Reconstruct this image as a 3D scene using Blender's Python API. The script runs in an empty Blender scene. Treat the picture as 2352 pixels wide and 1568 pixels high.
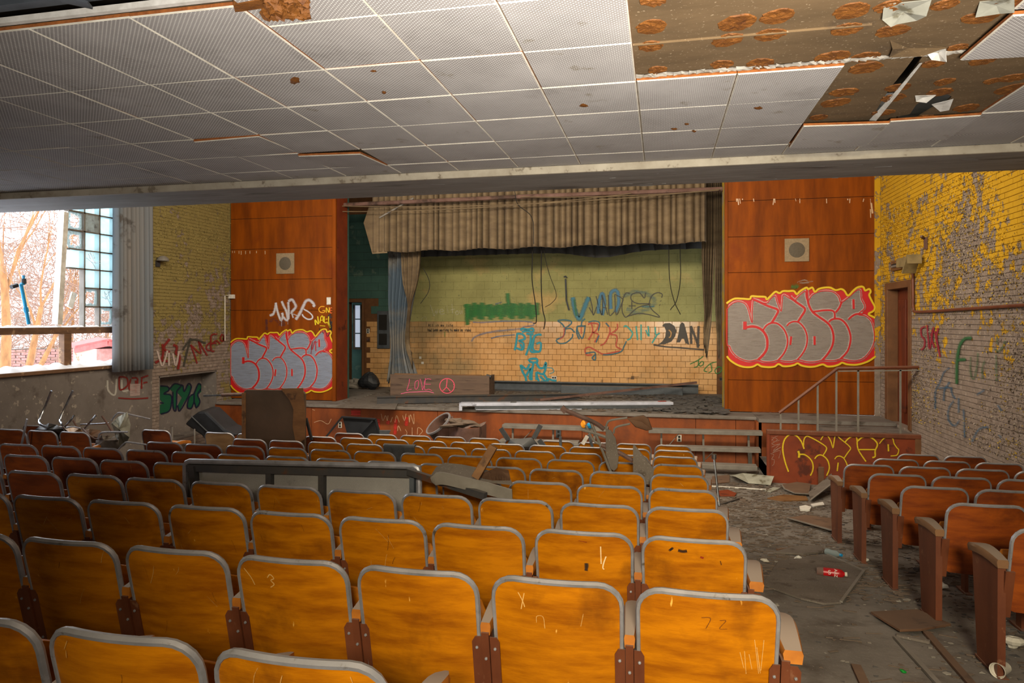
import bpy, math, random
from mathutils import Vector, Matrix
S = bpy.context.scene
C = S.collection
RN = random.Random(7)
V = Vector
# ---------------------------------------------------------------- camera, world, lights, exposure
F, HV, TH = 1568.0, 739.0, math.radians(12.37)
cs, sn = math.cos(TH), math.sin(TH)
EYE = V((0, 0, 2.61))
cd = bpy.data.cameras.new('camera'); cam = bpy.data.objects.new('camera', cd); C.objects.link(cam)
cd.lens = 24.0; cd.sensor_width = 36.0; cd.shift_y = -(784 - HV) / 2352.0; cd.clip_start = .02; cd.clip_end = 300
cam.location = EYE; cam.rotation_euler = (math.pi / 2, 0, TH); S.camera = cam
w = bpy.data.worlds.new('winter_sky'); S.world = w; w.use_nodes = True
bg = w.node_tree.nodes['Background']; bg.inputs[0].default_value = (.86, .92, 1, 1); bg.inputs[1].default_value = 6.5
def lamp(name, loc, aim, size, power, col, sy=None, spread=180):
    l = bpy.data.lights.new(name, 'AREA'); l.energy = power; l.color = col; l.size = size
    l.spread = math.radians(spread)
    if sy: l.shape = 'RECTANGLE'; l.size_y = sy
    o = bpy.data.objects.new(name, l); C.objects.link(o); o.location = loc
    o.rotation_euler = (V(aim) - V(loc)).to_track_quat('-Z', 'Y').to_euler(); return o
lamp('rear_doorway_light', (.55, -3.4, 2.35), (.4, 6, 2.3), .5, 34, (1, .88, .70), .5)
lamp('added_rear_fill', (-6.2, -5.6, 3.5), (-7.0, 8, 1.5), 1.2, 16, (1, .92, .84), .8, 44)  # added fill with no window behind it, lifts the far-side seats
lamp('rear_ceiling_lamp', (.4, -2.2, 3.85), (.4, 5.0, 1.5), 1.0, 80, (1, .90, .66), .6, 62)
lamp('added_ceiling_fill', (.7, -.25, 1.95), (.3, 1.75, 4.13), 1.5, 300, (1, .95, .88), 1.0, 95)  # added upward fill that brightens the ceiling, no such fitting here
lamp('added_stage_strip', (-2.6, 7.75, 4.95), (-2.6, 17, 2.3), 9.0, 680, (1, .86, .66), .5)  # added light strip hidden past the beam, sets the valance shadow edge
lamp('hall_skylight', (-2.0, 10.6, 6.15), (-2.0, 11.4, 0), 8.0, 110, (1, .92, .80), 1.6)
vs = S.view_settings; vs.view_transform = 'Standard'; vs.look = 'None'; vs.gamma = 1; vs.use_curve_mapping = False; vs.exposure = 0.0
# ---------------------------------------------------------------- measuring helpers (photo pixel -> a point on a real plane)
def ray(u, v):
    a = (u - 1176) / F
    return V((cs * a - sn, sn * a + cs, (HV - v) / F))
def pY(u, v, Y): d = ray(u, v); return EYE + d * (Y / d.y)
def pX(u, v, X): d = ray(u, v); return EYE + d * (X / d.x)
def pZ(u, v, Z): d = ray(u, v); return EYE + d * ((Z - 2.61) / d.z)
def pD(u, v, D): return EYE + ray(u, v) * D
def fz(y): return max(0.0, 1.10 - .1046 * y)
def pF(u, v, up=0.0):
    d = ray(u, v); t = (1.51 - up) / (-d.z - .1046 * d.y)
    if t < 0 or t * d.y > 10.52: t = (2.61 - up) / -d.z
    return EYE + d * t
def proj(p):
    x, y, z = p; d = -sn * x + cs * y
    if d < .1: return None
    return 1176 + F * (cs * x + sn * y) / d, HV - F * (z - 2.61) / d, d
XL, XR, YP, YS, ZS, YB, ZC, ZH = -9.6, 3.95, 13.8, 13.2, .87, 17.15, 4.13, 6.3
# ---------------------------------------------------------------- mesh builder
class MB:
    def __init__(s): s.v = []; s.f = []; s.m = []
    def add(s, vs, fs, mi=0):
        n = len(s.v); s.v += [tuple(p) for p in vs]
        for f in fs: s.f.append(tuple(n + i for i in f)); s.m.append(mi)
        return s
    def obox(s, c, ax, ay, az, mi=0):
        c, ax, ay, az = V(c), V(ax), V(ay), V(az)
        vs = [c + ax * i + ay * j + az * k for k in (-1, 1) for j in (-1, 1) for i in (-1, 1)]
        return s.add(vs, [(0, 2, 3, 1), (4, 5, 7, 6), (0, 1, 5, 4), (2, 6, 7, 3), (0, 4, 6, 2), (1, 3, 7, 5)], mi)
    def box(s, x0, x1, y0, y1, z0, z1, mi=0):
        return s.obox(((x0 + x1) / 2, (y0 + y1) / 2, (z0 + z1) / 2), ((x1 - x0) / 2, 0, 0), (0, (y1 - y0) / 2, 0), (0, 0, (z1 - z0) / 2), mi)
    def bar(s, p, q, wd, h, up=(0, 0, 1), mi=0):
        p, q, up = V(p), V(q), V(up); t = (q - p); L = t.length; t = t / L
        sd = t.cross(up)
        if sd.length < 1e-4: sd = t.cross(V((1, 0, 0)))
        sd.normalize(); u2 = sd.cross(t)
        return s.obox((p + q) / 2, t * (L / 2), sd * (wd / 2), u2 * (h / 2), mi)
    def tube(s, pts, r, n=8, mi=0, cap=True, flat=1.0):
        pts = [V(p) for p in pts]; N = len(pts); rs = r if isinstance(r, (list, tuple)) else [r] * N
        base = len(s.v); nx = None
        for i, p in enumerate(pts):
            t = (pts[min(i + 1, N - 1)] - pts[max(i - 1, 0)]).normalized()
            if nx is None:
                nx = t.cross(V((0, 0, 1)))
                if nx.length < .05: nx = t.cross(V((1, 0, 0)))
            nx = (nx - t * nx.dot(t)).normalized(); ny = t.cross(nx)
            for k in range(n):
                a = 2 * math.pi * k / n
                s.v.append(tuple(p + nx * (math.cos(a) * rs[i]) + ny * (math.sin(a) * rs[i] * flat)))
        for i in range(N - 1):
            for k in range(n):
                a = base + i * n + k; b = base + i * n + (k + 1) % n
                s.f.append((a, b, b + n, a + n)); s.m.append(mi)
        if cap:
            s.f.append(tuple(base + k for k in range(n))[::-1]); s.m.append(mi)
            s.f.append(tuple(base + (N - 1) * n + k for k in range(n))); s.m.append(mi)
        return s
    def prism(s, pts, off, mi=0):
        n = len(pts); off = V(off); a = [V(p) for p in pts]
        return s.add(a + [p + off for p in a], [tuple(range(n))[::-1], tuple(range(n, 2 * n))] + [(i, (i + 1) % n, n + (i + 1) % n, n + i) for i in range(n)], mi)
    def lathe(s, prof, n, o, ax=(0, 0, 1), mi=0):
        ax = V(ax).normalized(); o = V(o); e1 = ax.orthogonal().normalized(); e2 = ax.cross(e1); b = len(s.v)
        for r, z in prof:
            for k in range(n):
                a = 2 * math.pi * k / n; s.v.append(tuple(o + ax * z + (e1 * math.cos(a) + e2 * math.sin(a)) * r))
        for i in range(len(prof) - 1):
            for k in range(n):
                p = b + i * n + k; q = b + i * n + (k + 1) % n
                s.f.append((p, q, q + n, p + n)); s.m.append(mi)
        return s
    def grid(s, fn, nu, nv, mi=0):
        b = len(s.v)
        for j in range(nv + 1):
            for i in range(nu + 1): s.v.append(tuple(fn(i / nu, j / nv)))
        for j in range(nv):
            for i in range(nu):
                a = b + j * (nu + 1) + i; s.f.append((a, a + 1, a + nu + 2, a + nu + 1)); s.m.append(mi)
        return s
    def mesh(s, name, mats, smooth=False):
        me = bpy.data.meshes.new(name); me.from_pydata(s.v, [], s.f)
        for m in (mats if isinstance(mats, (list, tuple)) else [mats]): me.materials.append(m)
        me.polygons.foreach_set('material_index', s.m)
        if smooth:
            me.polygons.foreach_set('use_smooth', [True] * len(s.f))
            try: me.set_sharp_from_angle(angle=math.radians(40))
            except Exception: pass
        me.update(); return me
    def build(s, name, mats, parent=None, smooth=False, bevel=0, solid=0, label=None, **kw):
        o = bpy.data.objects.new(name, s.mesh(name, mats, smooth)); C.objects.link(o)
        if solid:
            md = o.modifiers.new('solid', 'SOLIDIFY'); md.thickness = solid; md.offset = 0
        if bevel:
            md = o.modifiers.new('bevel', 'BEVEL'); md.width = bevel; md.segments = 2; md.limit_method = 'ANGLE'; md.harden_normals = False
        if parent is not None: setp(o, parent)
        if label: o['label'] = label
        for k, x in kw.items(): o[k] = x
        return o
def mw(o):
    m = Matrix.LocRotScale(o.location, o.rotation_euler, o.scale)
    return mw(o.parent) @ o.matrix_parent_inverse @ m if o.parent else m
def setp(o, parent):
    o.parent = parent; o.matrix_parent_inverse = mw(parent).inverted()
def thing(name, loc, label, cat, group=None, rz=0):
    o = bpy.data.objects.new(name, None); C.objects.link(o); o.location = loc; o.rotation_euler = (0, 0, rz); o.empty_display_size = .1
    o['label'] = label; o['category'] = cat
    if group: o['group'] = group
    return o
def tag(o, label, cat, group=None):
    o['label'] = label; o['category'] = cat
    if group: o['group'] = group
    return o
def struct(o, label=None):
    o['kind'] = 'structure'
    if label: o['label'] = label
    return o
def dup(root, loc, rz, label, group=None):
    r = root.copy(); C.objects.link(r); r.location = loc; r.rotation_euler = (0, 0, rz); r['label'] = label
    if group: r['group'] = group
    for ch in root.children:
        c = ch.copy(); C.objects.link(c); c.parent = r
        for g in ch.children:
            d = g.copy(); C.objects.link(d); d.parent = c
    return r
def cat_rom(pts, k=5):
    if len(pts) < 3: return [V(p) for p in pts]
    P = [V(p) for p in pts]; P = [P[0] * 2 - P[1]] + P + [P[-1] * 2 - P[-2]]; out = []
    for i in range(1, len(P) - 2):
        for j in range(k):
            t = j / k; a, b, c, d = P[i - 1:i + 3]
            out.append(.5 * (2 * b + (c - a) * t + (2 * a - 5 * b + 4 * c - d) * t * t + (3 * b - a - 3 * c + d) * t ** 3))
    out.append(P[-2]); return out
# ---------------------------------------------------------------- materials
def lin(c):
    if isinstance(c, str): c = [int(c[i:i + 2], 16) for i in (0, 2, 4)]
    return tuple((x / 255 / 12.92) if x <= 10 else ((x / 255 + .055) / 1.055) ** 2.4 for x in c) + (1,)
def mat(name, c1, c2=None, rough=.75, sc=2.0, st=(1, 1, 1), lo=.35, hi=.65, c3=None, s3=6, lo3=.58, hi3=.64, st3=(1, 1, 1), bump=0, bsc=60, bst=(1, 1, 1), metal=0, dust=0, dustc='8a8078', spec=.4, objc=False, c4=None, s4=50, lo4=.66, hi4=.7, st4=(1, 1, 1), trans=0):
    m = bpy.data.materials.new(name); m.use_nodes = True; nt = m.node_tree; N = nt.nodes; L = nt.links
    b = N['Principled BSDF']; b.inputs['Roughness'].default_value = rough; b.inputs['Metallic'].default_value = metal
    b.inputs['Specular IOR Level'].default_value = spec
    src = N.new('ShaderNodeTexCoord').outputs['Object'] if objc else N.new('ShaderNodeNewGeometry').outputs['Position']
    def noise(scale, stv, lo, hi, det=6):
        mp = N.new('ShaderNodeMapping'); L.new(src, mp.inputs[0]); mp.inputs['Scale'].default_value = stv
        n = N.new('ShaderNodeTexNoise'); L.new(mp.outputs[0], n.inputs['Vector']); n.inputs['Scale'].default_value = scale; n.inputs['Detail'].default_value = det; n.inputs['Roughness'].default_value = .62
        r = N.new('ShaderNodeMapRange'); L.new(n.outputs['Fac'], r.inputs[0]); r.inputs[1].default_value = lo; r.inputs[2].default_value = hi
        return r.outputs[0]
    def mix(f, a, bb):
        x = N.new('ShaderNodeMix'); x.data_type = 'RGBA'
        L.new(f, x.inputs[0])
        for k, q in ((6, a), (7, bb)):
            if isinstance(q, tuple): x.inputs[k].default_value = q
            else: L.new(q, x.inputs[k])
        return x.outputs[2]
    col = lin(c1)
    if c2: col = mix(noise(sc, st, lo, hi), col, lin(c2))
    if c3: col = mix(noise(s3, st3, lo3, hi3), col, lin(c3))
    if c4: col = mix(noise(s4, st4, lo4, hi4, 3), col, lin(c4))
    if dust:
        g = N.new('ShaderNodeNewGeometry'); sp = N.new('ShaderNodeSeparateXYZ'); L.new(g.outputs['Normal'], sp.inputs[0])
        r = N.new('ShaderNodeMapRange'); L.new(sp.outputs[2], r.inputs[0]); r.inputs[1].default_value = .35; r.inputs[2].default_value = .9; r.inputs[4].default_value = dust
        col = mix(r.outputs[0], col, lin(dustc))
    if isinstance(col, tuple): b.inputs['Base Color'].default_value = col
    else: L.new(col, b.inputs['Base Color'])
    if bump:
        bp = N.new('ShaderNodeBump'); bp.inputs['Strength'].default_value = min(1, bump); bp.inputs['Distance'].default_value = .01
        L.new(noise(bsc, bst, 0, 1), bp.inputs['Height']); L.new(bp.outputs[0], b.inputs['Normal'])
    if trans:
        tr = N.new('ShaderNodeBsdfTransparent'); tl = N.new('ShaderNodeBsdfTranslucent'); tl.inputs[0].default_value = lin(c1); tr.inputs[0].default_value = lin(c1)
        m1 = N.new('ShaderNodeMixShader'); m1.inputs[0].default_value = .45; L.new(tl.outputs[0], m1.inputs[1]); L.new(tr.outputs[0], m1.inputs[2])
        m2 = N.new('ShaderNodeMixShader'); m2.inputs[0].default_value = trans; L.new(b.outputs[0], m2.inputs[1]); L.new(m1.outputs[0], m2.inputs[2])
        L.new(m2.outputs[0], N['Material Output'].inputs[0])
    return m
M = {}
M['seat'] = mat('varnished_plywood', 'b46c04', '8c4c02', .42, 3.2, (1.2, 1, 6), .38, .66, '5e2f06', 2.0, .56, .74, bump=.12, bsc=30, bst=(1, 1, 9), c4='d8a04a', s4=26, lo4=.72, hi4=.76, st4=(1, 1, .25), spec=.22)
M['seat_dim'] = mat('dimmed_red_plywood', '8e4208', '6c2c05', .5, 3.0, (1.2, 1, 6), .38, .66, '4a1c05', 2.0, .55, .72, bump=.12, bsc=30, bst=(1, 1, 9))  # darker, redder copy of the seat plywood, dim light put into its colour
M['seat3'] = mat('pale_bare_plywood', 'b08a5c', '947048', .6, 3.0, (1.2, 1, 6), c3='6c5034', s3=4)
M['steel'] = mat('dull_steel_edging', '96949a', '7a787c', .4, 9, metal=.35, dust=.6, dustc='908c8a', c3='5a5044', s3=14, lo3=.62, hi3=.7)
M['chrome'] = mat('worn_chrome', 'b8bcc2', '8d9096', .22, 8, metal=.95)
M['brownsteel'] = mat('brown_enamelled_steel', '6b3a22', '552a17', .5, 5, (1, 1, .4), c3='7c543c', s3=11, lo3=.62, hi3=.72, dust=.5, dustc='7a685c')
M['armwood'] = mat('dusty_arm_wood', 'b06a1c', '8a4d12', .55, 6, dust=.95, dustc='8d8076')
M['armdust'] = mat('dusty_brown_arm', '7a5636', '6a4a30', .7, 6, dust=.8, dustc='8a7c70')
M['panel'] = mat('orange_veneer_panel', '844004', '622d04', .62, 2.2, (2.2, 2.2, .35), .36, .66, '6a2d08', 1.1, .56, .72, (1.2, 1, .8), bump=.05, bsc=20, bst=(3, 3, .4), c4='c07030', s4=30, lo4=.76, hi4=.8, st4=(1, 1, .35), spec=.12)
M['stagefront'] = mat('stage_front_veneer', '84400f', '683009', .65, 2.4, (1.6, 1, .6), c3='5c2c10', s3=2, lo3=.55, hi3=.7, c4='b98154', s4=36, lo4=.72, hi4=.77)
M['boxfront'] = mat('red_brown_panel', '7a3210', '64250a', .65, 2.6, c3='4d1d0a', s3=2.5, c4='97714f', s4=30, lo4=.76, hi4=.8)
M['dark'] = mat('near_black', '14120f', '1d1a16', .8, 4)
M['black'] = mat('black_vinyl', '16171a', '24262a', .5, 5, dust=.35, dustc='4a4a4c')
M['greysteel'] = mat('grey_painted_steel', '4d5257', '3d4146', .5, 6, dust=.4, dustc='7c7a78')
M['darksteel'] = mat('dark_rusty_steel', '2e2f33', '3f3a36', .55, 5, c3='4f3324', s3=5, dust=.55, dustc='57504a')
M['concrete'] = mat('dirty_concrete_floor', '787068', '625b54', .85, 1.7, c3='4a4038', s3=3.1, lo3=.5, hi3=.7, c4='8d8780', s4=70, lo4=.66, hi4=.7, bump=.35, bsc=28)
M['plaster'] = mat('grimy_plaster', '78706a', '655d57', .8, 1.2, c3='4d443d', s3=2.2, lo3=.56, hi3=.68, c4='8d8478', s4=9, lo4=.62, hi4=.66, bump=.25, bsc=14)
M['beam'] = mat('peeling_grey_paint', '8b8781', '77736e', .7, 1.5, (1, 4, 4), c3='5c5853', s3=2.4, lo3=.58, hi3=.66, st3=(.35, 2, 2), bump=.5, bsc=7, bst=(.35, 2, 2))
M['beam_lit'] = mat('lit_beam_face', 'b5ab98', '9c917e', .75, 4, c3='7c705e', s3=8)  # paler than the beam paint, brightness of its lit front put into colour
M['ceilboard'] = mat('brown_gypsum_backing', '6c563a', '58452c', .85, 1.4, (1, 3, 1), c3='4f3e2a', s3=2.2, lo3=.58, hi3=.7, c4='978368', s4=50, lo4=.62, hi4=.7)
M['cavity'] = mat('dusty_plaster_cavity', '5b5142', '453c30', .9, 3)
M['glue'] = mat('orange_glue_daub', '7e4c18', '5f360e', .6, 14, bump=.9, bsc=50, c3='4f2a0c', s3=9, lo3=.62, hi3=.7)
M['fibre'] = mat('brown_fibre_core', '9a5a26', '7b431a', .9, 20, bump=.4)
M['paper'] = mat('torn_grey_paper', '9a988a', '7f7d70', .9, 5, c3='5e5846', s3=5)
M['white'] = mat('chipped_white', 'd8d4cc', 'b9b4aa', .8, 10)
M['tilegrey'] = None
M['mortar'] = mat('grey_mortar', '6c6257', '594f45', .95, 8)
M['glaze'] = mat('glazed_tan_tile', 'd4a672', 'c29058', .16, 2.5, lo=.3, hi=.7, c3='99805c', s3=.55, lo3=.5, hi3=.66, c4='7c6644', s4=30, lo4=.7, hi4=.76, spec=.5)
M['joint'] = mat('brown_tile_joint', '6a4526', '5a3a20', .9, 8)
M['cmu'] = mat('olive_painted_block', '96925c', '868250', .8, 2.0, c3='b09660', s3=.9, lo3=.55, hi3=.66, c4='6a6a48', s4=24, lo4=.64, hi4=.7, bump=.3, bsc=90)
M['stagewall'] = mat('dark_green_wall', '3f5f55', '33504a', .85, 1.5, c3='566a5c', s3=3)
M['stagefloor'] = mat('dusty_stage_boards', '77706a', '625a52', .85, 2.2, (1, 3, 1), c3='463d35', s3=3, lo3=.55, hi3=.68, c4='8d8880', s4=40, lo4=.66, hi4=.72, bump=.3, bsc=20)
M['curtain'] = mat('tan_curtain_cloth', '75634a', '5e4e3a', .9, 2, (1, 1, 3), c3='5d4d3b', s3=1.4, lo3=.58, hi3=.72, bump=.2, bsc=140)
M['curtaind'] = mat('dark_curtain_cloth', '3b3a38', '2d2c2b', .9, 2)
M['curtainb'] = mat('stained_blue_grey_cloth', '76726c', '4b5a68', .9, 1.1, (1, 1, 1.2), .42, .6, '3a3733', 2.0, .55, .68, bump=.2, bsc=140)
M['curtaing'] = mat('grey_window_curtain', '6f6a66', '5d6670', .8, .9, (2, 2, .2), c3='4a4644', s3=2, bump=.15, bsc=90)
M['dustylamp'] = mat('dusty_lamp_metal', '8a7850', '6f6040', .7, 6)
M['rust'] = mat('rusty_sheet_steel', '6d5148', '53392e', .7, 4, c3='37261d', s3=3.5, lo3=.52, hi3=.66, dust=.5, dustc='6d6058')
M['tabletop'] = mat('dark_stained_hardboard', '54402f', '40301f', .7, 1.7, c3='4a3a2b', s3=5, lo3=.55, hi3=.7, c4='6a5844', s4=40, lo4=.7, hi4=.75)
M['rawwood'] = mat('raw_brown_wood', '7a5530', '644222', .7, 4, (1, 1, 4), c3='4a3018', s3=4)
M['oldwood'] = mat('weathered_brown_board', '6a5545', '57453a', .75, 3, (.5, 3, 6), .35, .65, '3d2e26', 3.5, .56, .64, (.35, 2, 5))
M['greyboard'] = mat('grey_speckled_laminate', '928e8a', '807c79', .6, 3, c3='5a5450', s3=6, lo3=.6, hi3=.7, c4='a09a94', s4=150, lo4=.55, hi4=.7)
M['greyply'] = mat('dusty_grey_board', '6b6158', '5a5148', .85, 3, c3='4b4138', s3=5, c4='8d857c', s4=90, lo4=.62, hi4=.7)
M['brownply'] = mat('dirty_brown_board', '6a4c36', '553a28', .85, 3, c3='40291b', s3=5, dust=.3, dustc='6d5e50')
M['fixture'] = mat('white_lamp_housing', 'b9bcca', '9a9daa', .5, 3, c3='6f7078', s3=4, lo3=.62, hi3=.7)
M['whitemetal'] = mat('grey_white_metal', '78726a', '655f57', .6, 5, dust=.4, dustc='857d74')
M['door'] = mat('red_brown_door', '6d2c10', '54200c', .5, 2.4, (3, 3, .4), c3='3d170a', s3=3)
M['doorframe'] = mat('brown_door_frame', '6f4a2c', '5a3a22', .6, 4)
M['snow'] = mat('snow', 'f2f4f8', 'e4e8f0', .7, 3)
M['winwood'] = mat('brown_window_wood', '76563c', '5c4230', .7, 4, (1, 1, 3), c3='98795a', s3=6)
M['glassblock'] = mat('pale_glass_block', 'd6eef2', 'c2e2e8', .12, 4, trans=.72)
M['glassdirt'] = mat('dirty_glass_block', 'a9b0ac', '7d7468', .25, 9, c3='54402c', s3=9, trans=.45)
M['jag'] = mat('broken_clear_glass', 'b8c4c4', None, .1, trans=.7)
M['bark'] = mat('brown_bark', '96683f', '74502f', .9, 6, (1, 1, .4))
M['twig'] = mat('pale_brown_twigs', '8a6a58', '705648', .9, 4)
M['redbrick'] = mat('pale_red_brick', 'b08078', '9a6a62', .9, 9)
M['farbrick'] = mat('glare_paled_far_brick', 'ecd4cc', 'dcbcb2', .9, 5)  # brick paled towards white, overexposed daylight put into its colour
M['redroof'] = mat('red_felt_roof', 'b05550', '94423e', .8, 6)
M['pinkwall'] = mat('pale_salmon_render', 'c99c88', 'b0847a', .8, 4, c3='9c6650', s3=5)
M['blue'] = mat('blue_painted_metal', '1f8fc4', '1878a8', .35, 5)
M['red'] = mat('red_label', 'b51218', '8f0c12', .35, 20)
M['orange'] = mat('orange_plastic', 'd98a10', None, .5)
M['green'] = mat('green_glass', '0f7a2a', None, .2)
M['card'] = mat('off_white_card', 'c9c2b4', 'aaa294', .85, 6)
M['grille'] = mat('speaker_grille_cloth', '8d7a60', '7c6a52', .85, 30)
M['grilled'] = mat('speaker_grille_centre', '4e463a', '5a5144', .85, 60)
M['gvinyl'] = mat('dark_grey_plastic', '3a3d40', '4a4d50', .5, 6, dust=.4, dustc='66625e')
M['chip1'] = mat('pale_chips', '948d82', '7b7369', .9, 9)
M['chip2'] = mat('brown_chips', '65564a', '584a3e', .9, 9)
M['chip3'] = mat('dark_grey_chips', '56524e', '444040', .9, 9)
# perforated acoustic tile: rows of small pale holes on a grey face
def perforated():
    m = mat('perforated_ceiling_tile', 'a09a96', '8b8581', .8, 1.6, c3='6f6863', s3=1.3, lo3=.60, hi3=.78, c4='7d7468', s4=5, lo4=.66, hi4=.74)
    nt = m.node_tree; N, L = nt.nodes, nt.links; b = N['Principled BSDF']
    tc = N.new('ShaderNodeTexCoord'); sc = N.new('ShaderNodeVectorMath'); sc.operation = 'MULTIPLY'; sc.inputs[1].default_value = (39.5, 39.5, 0); L.new(tc.outputs['Object'], sc.inputs[0])
    fr = N.new('ShaderNodeVectorMath'); fr.operation = 'FRACTION'; L.new(sc.outputs[0], fr.inputs[0])
    ds = N.new('ShaderNodeVectorMath'); ds.operation = 'DISTANCE'; ds.inputs[1].default_value = (.5, .5, 0); L.new(fr.outputs[0], ds.inputs[0])
    lt = N.new('ShaderNodeMapRange'); lt.inputs[1].default_value = .18; lt.inputs[2].default_value = .11; 
    f2 = N.new('ShaderNodeVectorMath'); f2.operation = 'ADD'; f2.inputs[1].default_value = (.5, .5, 0); L.new(sc.outputs[0], f2.inputs[0]); f3 = N.new('ShaderNodeVectorMath'); f3.operation = 'FRACTION'; L.new(f2.outputs[0], f3.inputs[0])
    d2 = N.new('ShaderNodeVectorMath'); d2.operation = 'DISTANCE'; d2.inputs[1].default_value = (.5, .5, 0); L.new(f3.outputs[0], d2.inputs[0]); mn = N.new('ShaderNodeMath'); mn.operation = 'MINIMUM'; L.new(ds.outputs['Value'], mn.inputs[0]); L.new(d2.outputs['Value'], mn.inputs[1]); L.new(mn.outputs[0], lt.inputs[0])
    mx = N.new('ShaderNodeMix'); mx.data_type = 'RGBA'; L.new(lt.outputs[0], mx.inputs[0])
    L.new(b.inputs['Base Color'].links[0].from_socket, mx.inputs[6]); mx.inputs[7].default_value = lin('e2ded6'); L.new(mx.outputs[2], b.inputs['Base Color'])
    return m
M['tile'] = perforated()
M['tileedge'] = mat('cream_tile_edge', 'cfc8b8', 'b9b1a0', .8, 9)
# peeling yellow paint over grey-brown brick: the mask is fixed to the wall
def peel(name, ylo, yhi, thresh, cpaint='b88a10', cpaint2='96700f'):
    m = mat(name, '8a7a6e', '75665b', .9, 7, c3='998b7e', s3=16, bump=.3, bsc=50)
    nt = m.node_tree; N, L = nt.nodes, nt.links; b = N['Principled BSDF']
    g = N.new('ShaderNodeNewGeometry'); sp = N.new('ShaderNodeSeparateXYZ'); L.new(g.outputs['Position'], sp.inputs[0])
    hr = N.new('ShaderNodeMapRange'); hr.inputs[1].default_value = ylo; hr.inputs[2].default_value = yhi; L.new(sp.outputs[2], hr.inputs[0])
    def nz(s, d=8, st=None):
        n = N.new('ShaderNodeTexNoise'); n.inputs['Scale'].default_value = s; n.inputs['Detail'].default_value = d; n.inputs['Roughness'].default_value = .7; L.new(g.outputs['Position'], n.inputs['Vector']); return n.outputs['Fac']
    def mt(op, a, c):
        n = N.new('ShaderNodeMath'); n.operation = op
        for i, q in ((0, a), (1, c)):
            if isinstance(q, (int, float)): n.inputs[i].default_value = q
            else: L.new(q, n.inputs[i])
        return n.outputs[0]
    s = mt('ADD', mt('MULTIPLY', hr.outputs[0], .30), mt('ADD', mt('MULTIPLY', nz(.75, 3), .55), mt('MULTIPLY', nz(6.5, 8), .75)))
    f = N.new('ShaderNodeMapRange'); f.inputs[1].default_value = thresh; f.inputs[2].default_value = thresh + .02; L.new(s, f.inputs[0])
    pc = N.new('ShaderNodeMix'); pc.data_type = 'RGBA'; L.new(nz(3.5), pc.inputs[0]); pc.inputs[6].default_value = lin(cpaint); pc.inputs[7].default_value = lin(cpaint2)
    mx = N.new('ShaderNodeMix'); mx.data_type = 'RGBA'; L.new(f.outputs[0], mx.inputs[0]); L.new(b.inputs['Base Color'].links[0].from_socket, mx.inputs[6]); L.new(pc.outputs[2], mx.inputs[7])
    L.new(mx.outputs[2], b.inputs['Base Color'])
    bp = N.new('ShaderNodeBump'); bp.inputs['Strength'].default_value = .8; bp.inputs['Distance'].default_value = .012; L.new(mt('ADD', f.outputs[0], mt('MULTIPLY', nz(30), .6)), bp.inputs['Height']); L.new(bp.outputs[0], b.inputs['Normal'])
    return m
M['brickr'] = peel('peeling_yellow_brick', .3, 4.4, .872, 'd0a010', 'a67c10')
M['brickl'] = peel('faded_yellow_brick', -.5, 4.5, .80, '8c7c46', '72643a')
M['flake'] = mat('curled_yellow_paint', 'b8921a', '8f7c30', .85, 3, c3='8c8070', s3=4, lo3=.5, hi3=.56)
M['flake2'] = mat('curled_ochre_paint', '9c8636', '4e4430', .9, 8)
# sprayed paint: colour and soft edge come from the stroke itself
sp_ = bpy.data.materials.new('spray_paint'); sp_.use_nodes = True
_n, _l = sp_.node_tree.nodes, sp_.node_tree.links; _b = _n['Principled BSDF']; _a = _n.new('ShaderNodeVertexColor'); _a.layer_name = 'Col'
_l.new(_a.outputs[0], _b.inputs['Base Color']); _b.inputs['Roughness'].default_value = .55
_g = _n.new('ShaderNodeNewGeometry'); _mp = _n.new('ShaderNodeMapping'); _mp.inputs['Scale'].default_value = (1.2, 1.2, 16); _l.new(_g.outputs['Position'], _mp.inputs[0])
_nn = _n.new('ShaderNodeTexNoise'); _nn.inputs['Scale'].default_value = 4; _nn.inputs['Detail'].default_value = 5; _l.new(_mp.outputs[0], _nn.inputs['Vector'])
_r = _n.new('ShaderNodeMapRange'); _r.inputs[1].default_value = .25; _r.inputs[2].default_value = .55;  _l.new(_nn.outputs['Fac'], _r.inputs[0])
_q = [_n.new('ShaderNodeMath') for _ in range(4)]
for _x, _op in zip(_q, ('SUBTRACT', 'SUBTRACT', 'MULTIPLY', 'SUBTRACT')): _x.operation = _op
_q[0].inputs[0].default_value = 1; _l.new(_r.outputs[0], _q[0].inputs[1]); _q[1].inputs[0].default_value = 1; _l.new(_a.outputs[1], _q[1].inputs[1])
_l.new(_q[0].outputs[0], _q[2].inputs[0]); _l.new(_q[1].outputs[0], _q[2].inputs[1])
_m = _n.new('ShaderNodeMath'); _m.operation = 'MULTIPLY_ADD'; _m.use_clamp = True; _l.new(_q[2].outputs[0], _m.inputs[0]); _m.inputs[1].default_value = -.8; _l.new(_a.outputs[1], _m.inputs[2]); _l.new(_m.outputs[0], _b.inputs['Alpha'])
_n.remove(_q[3])
M['spray'] = sp_
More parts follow.
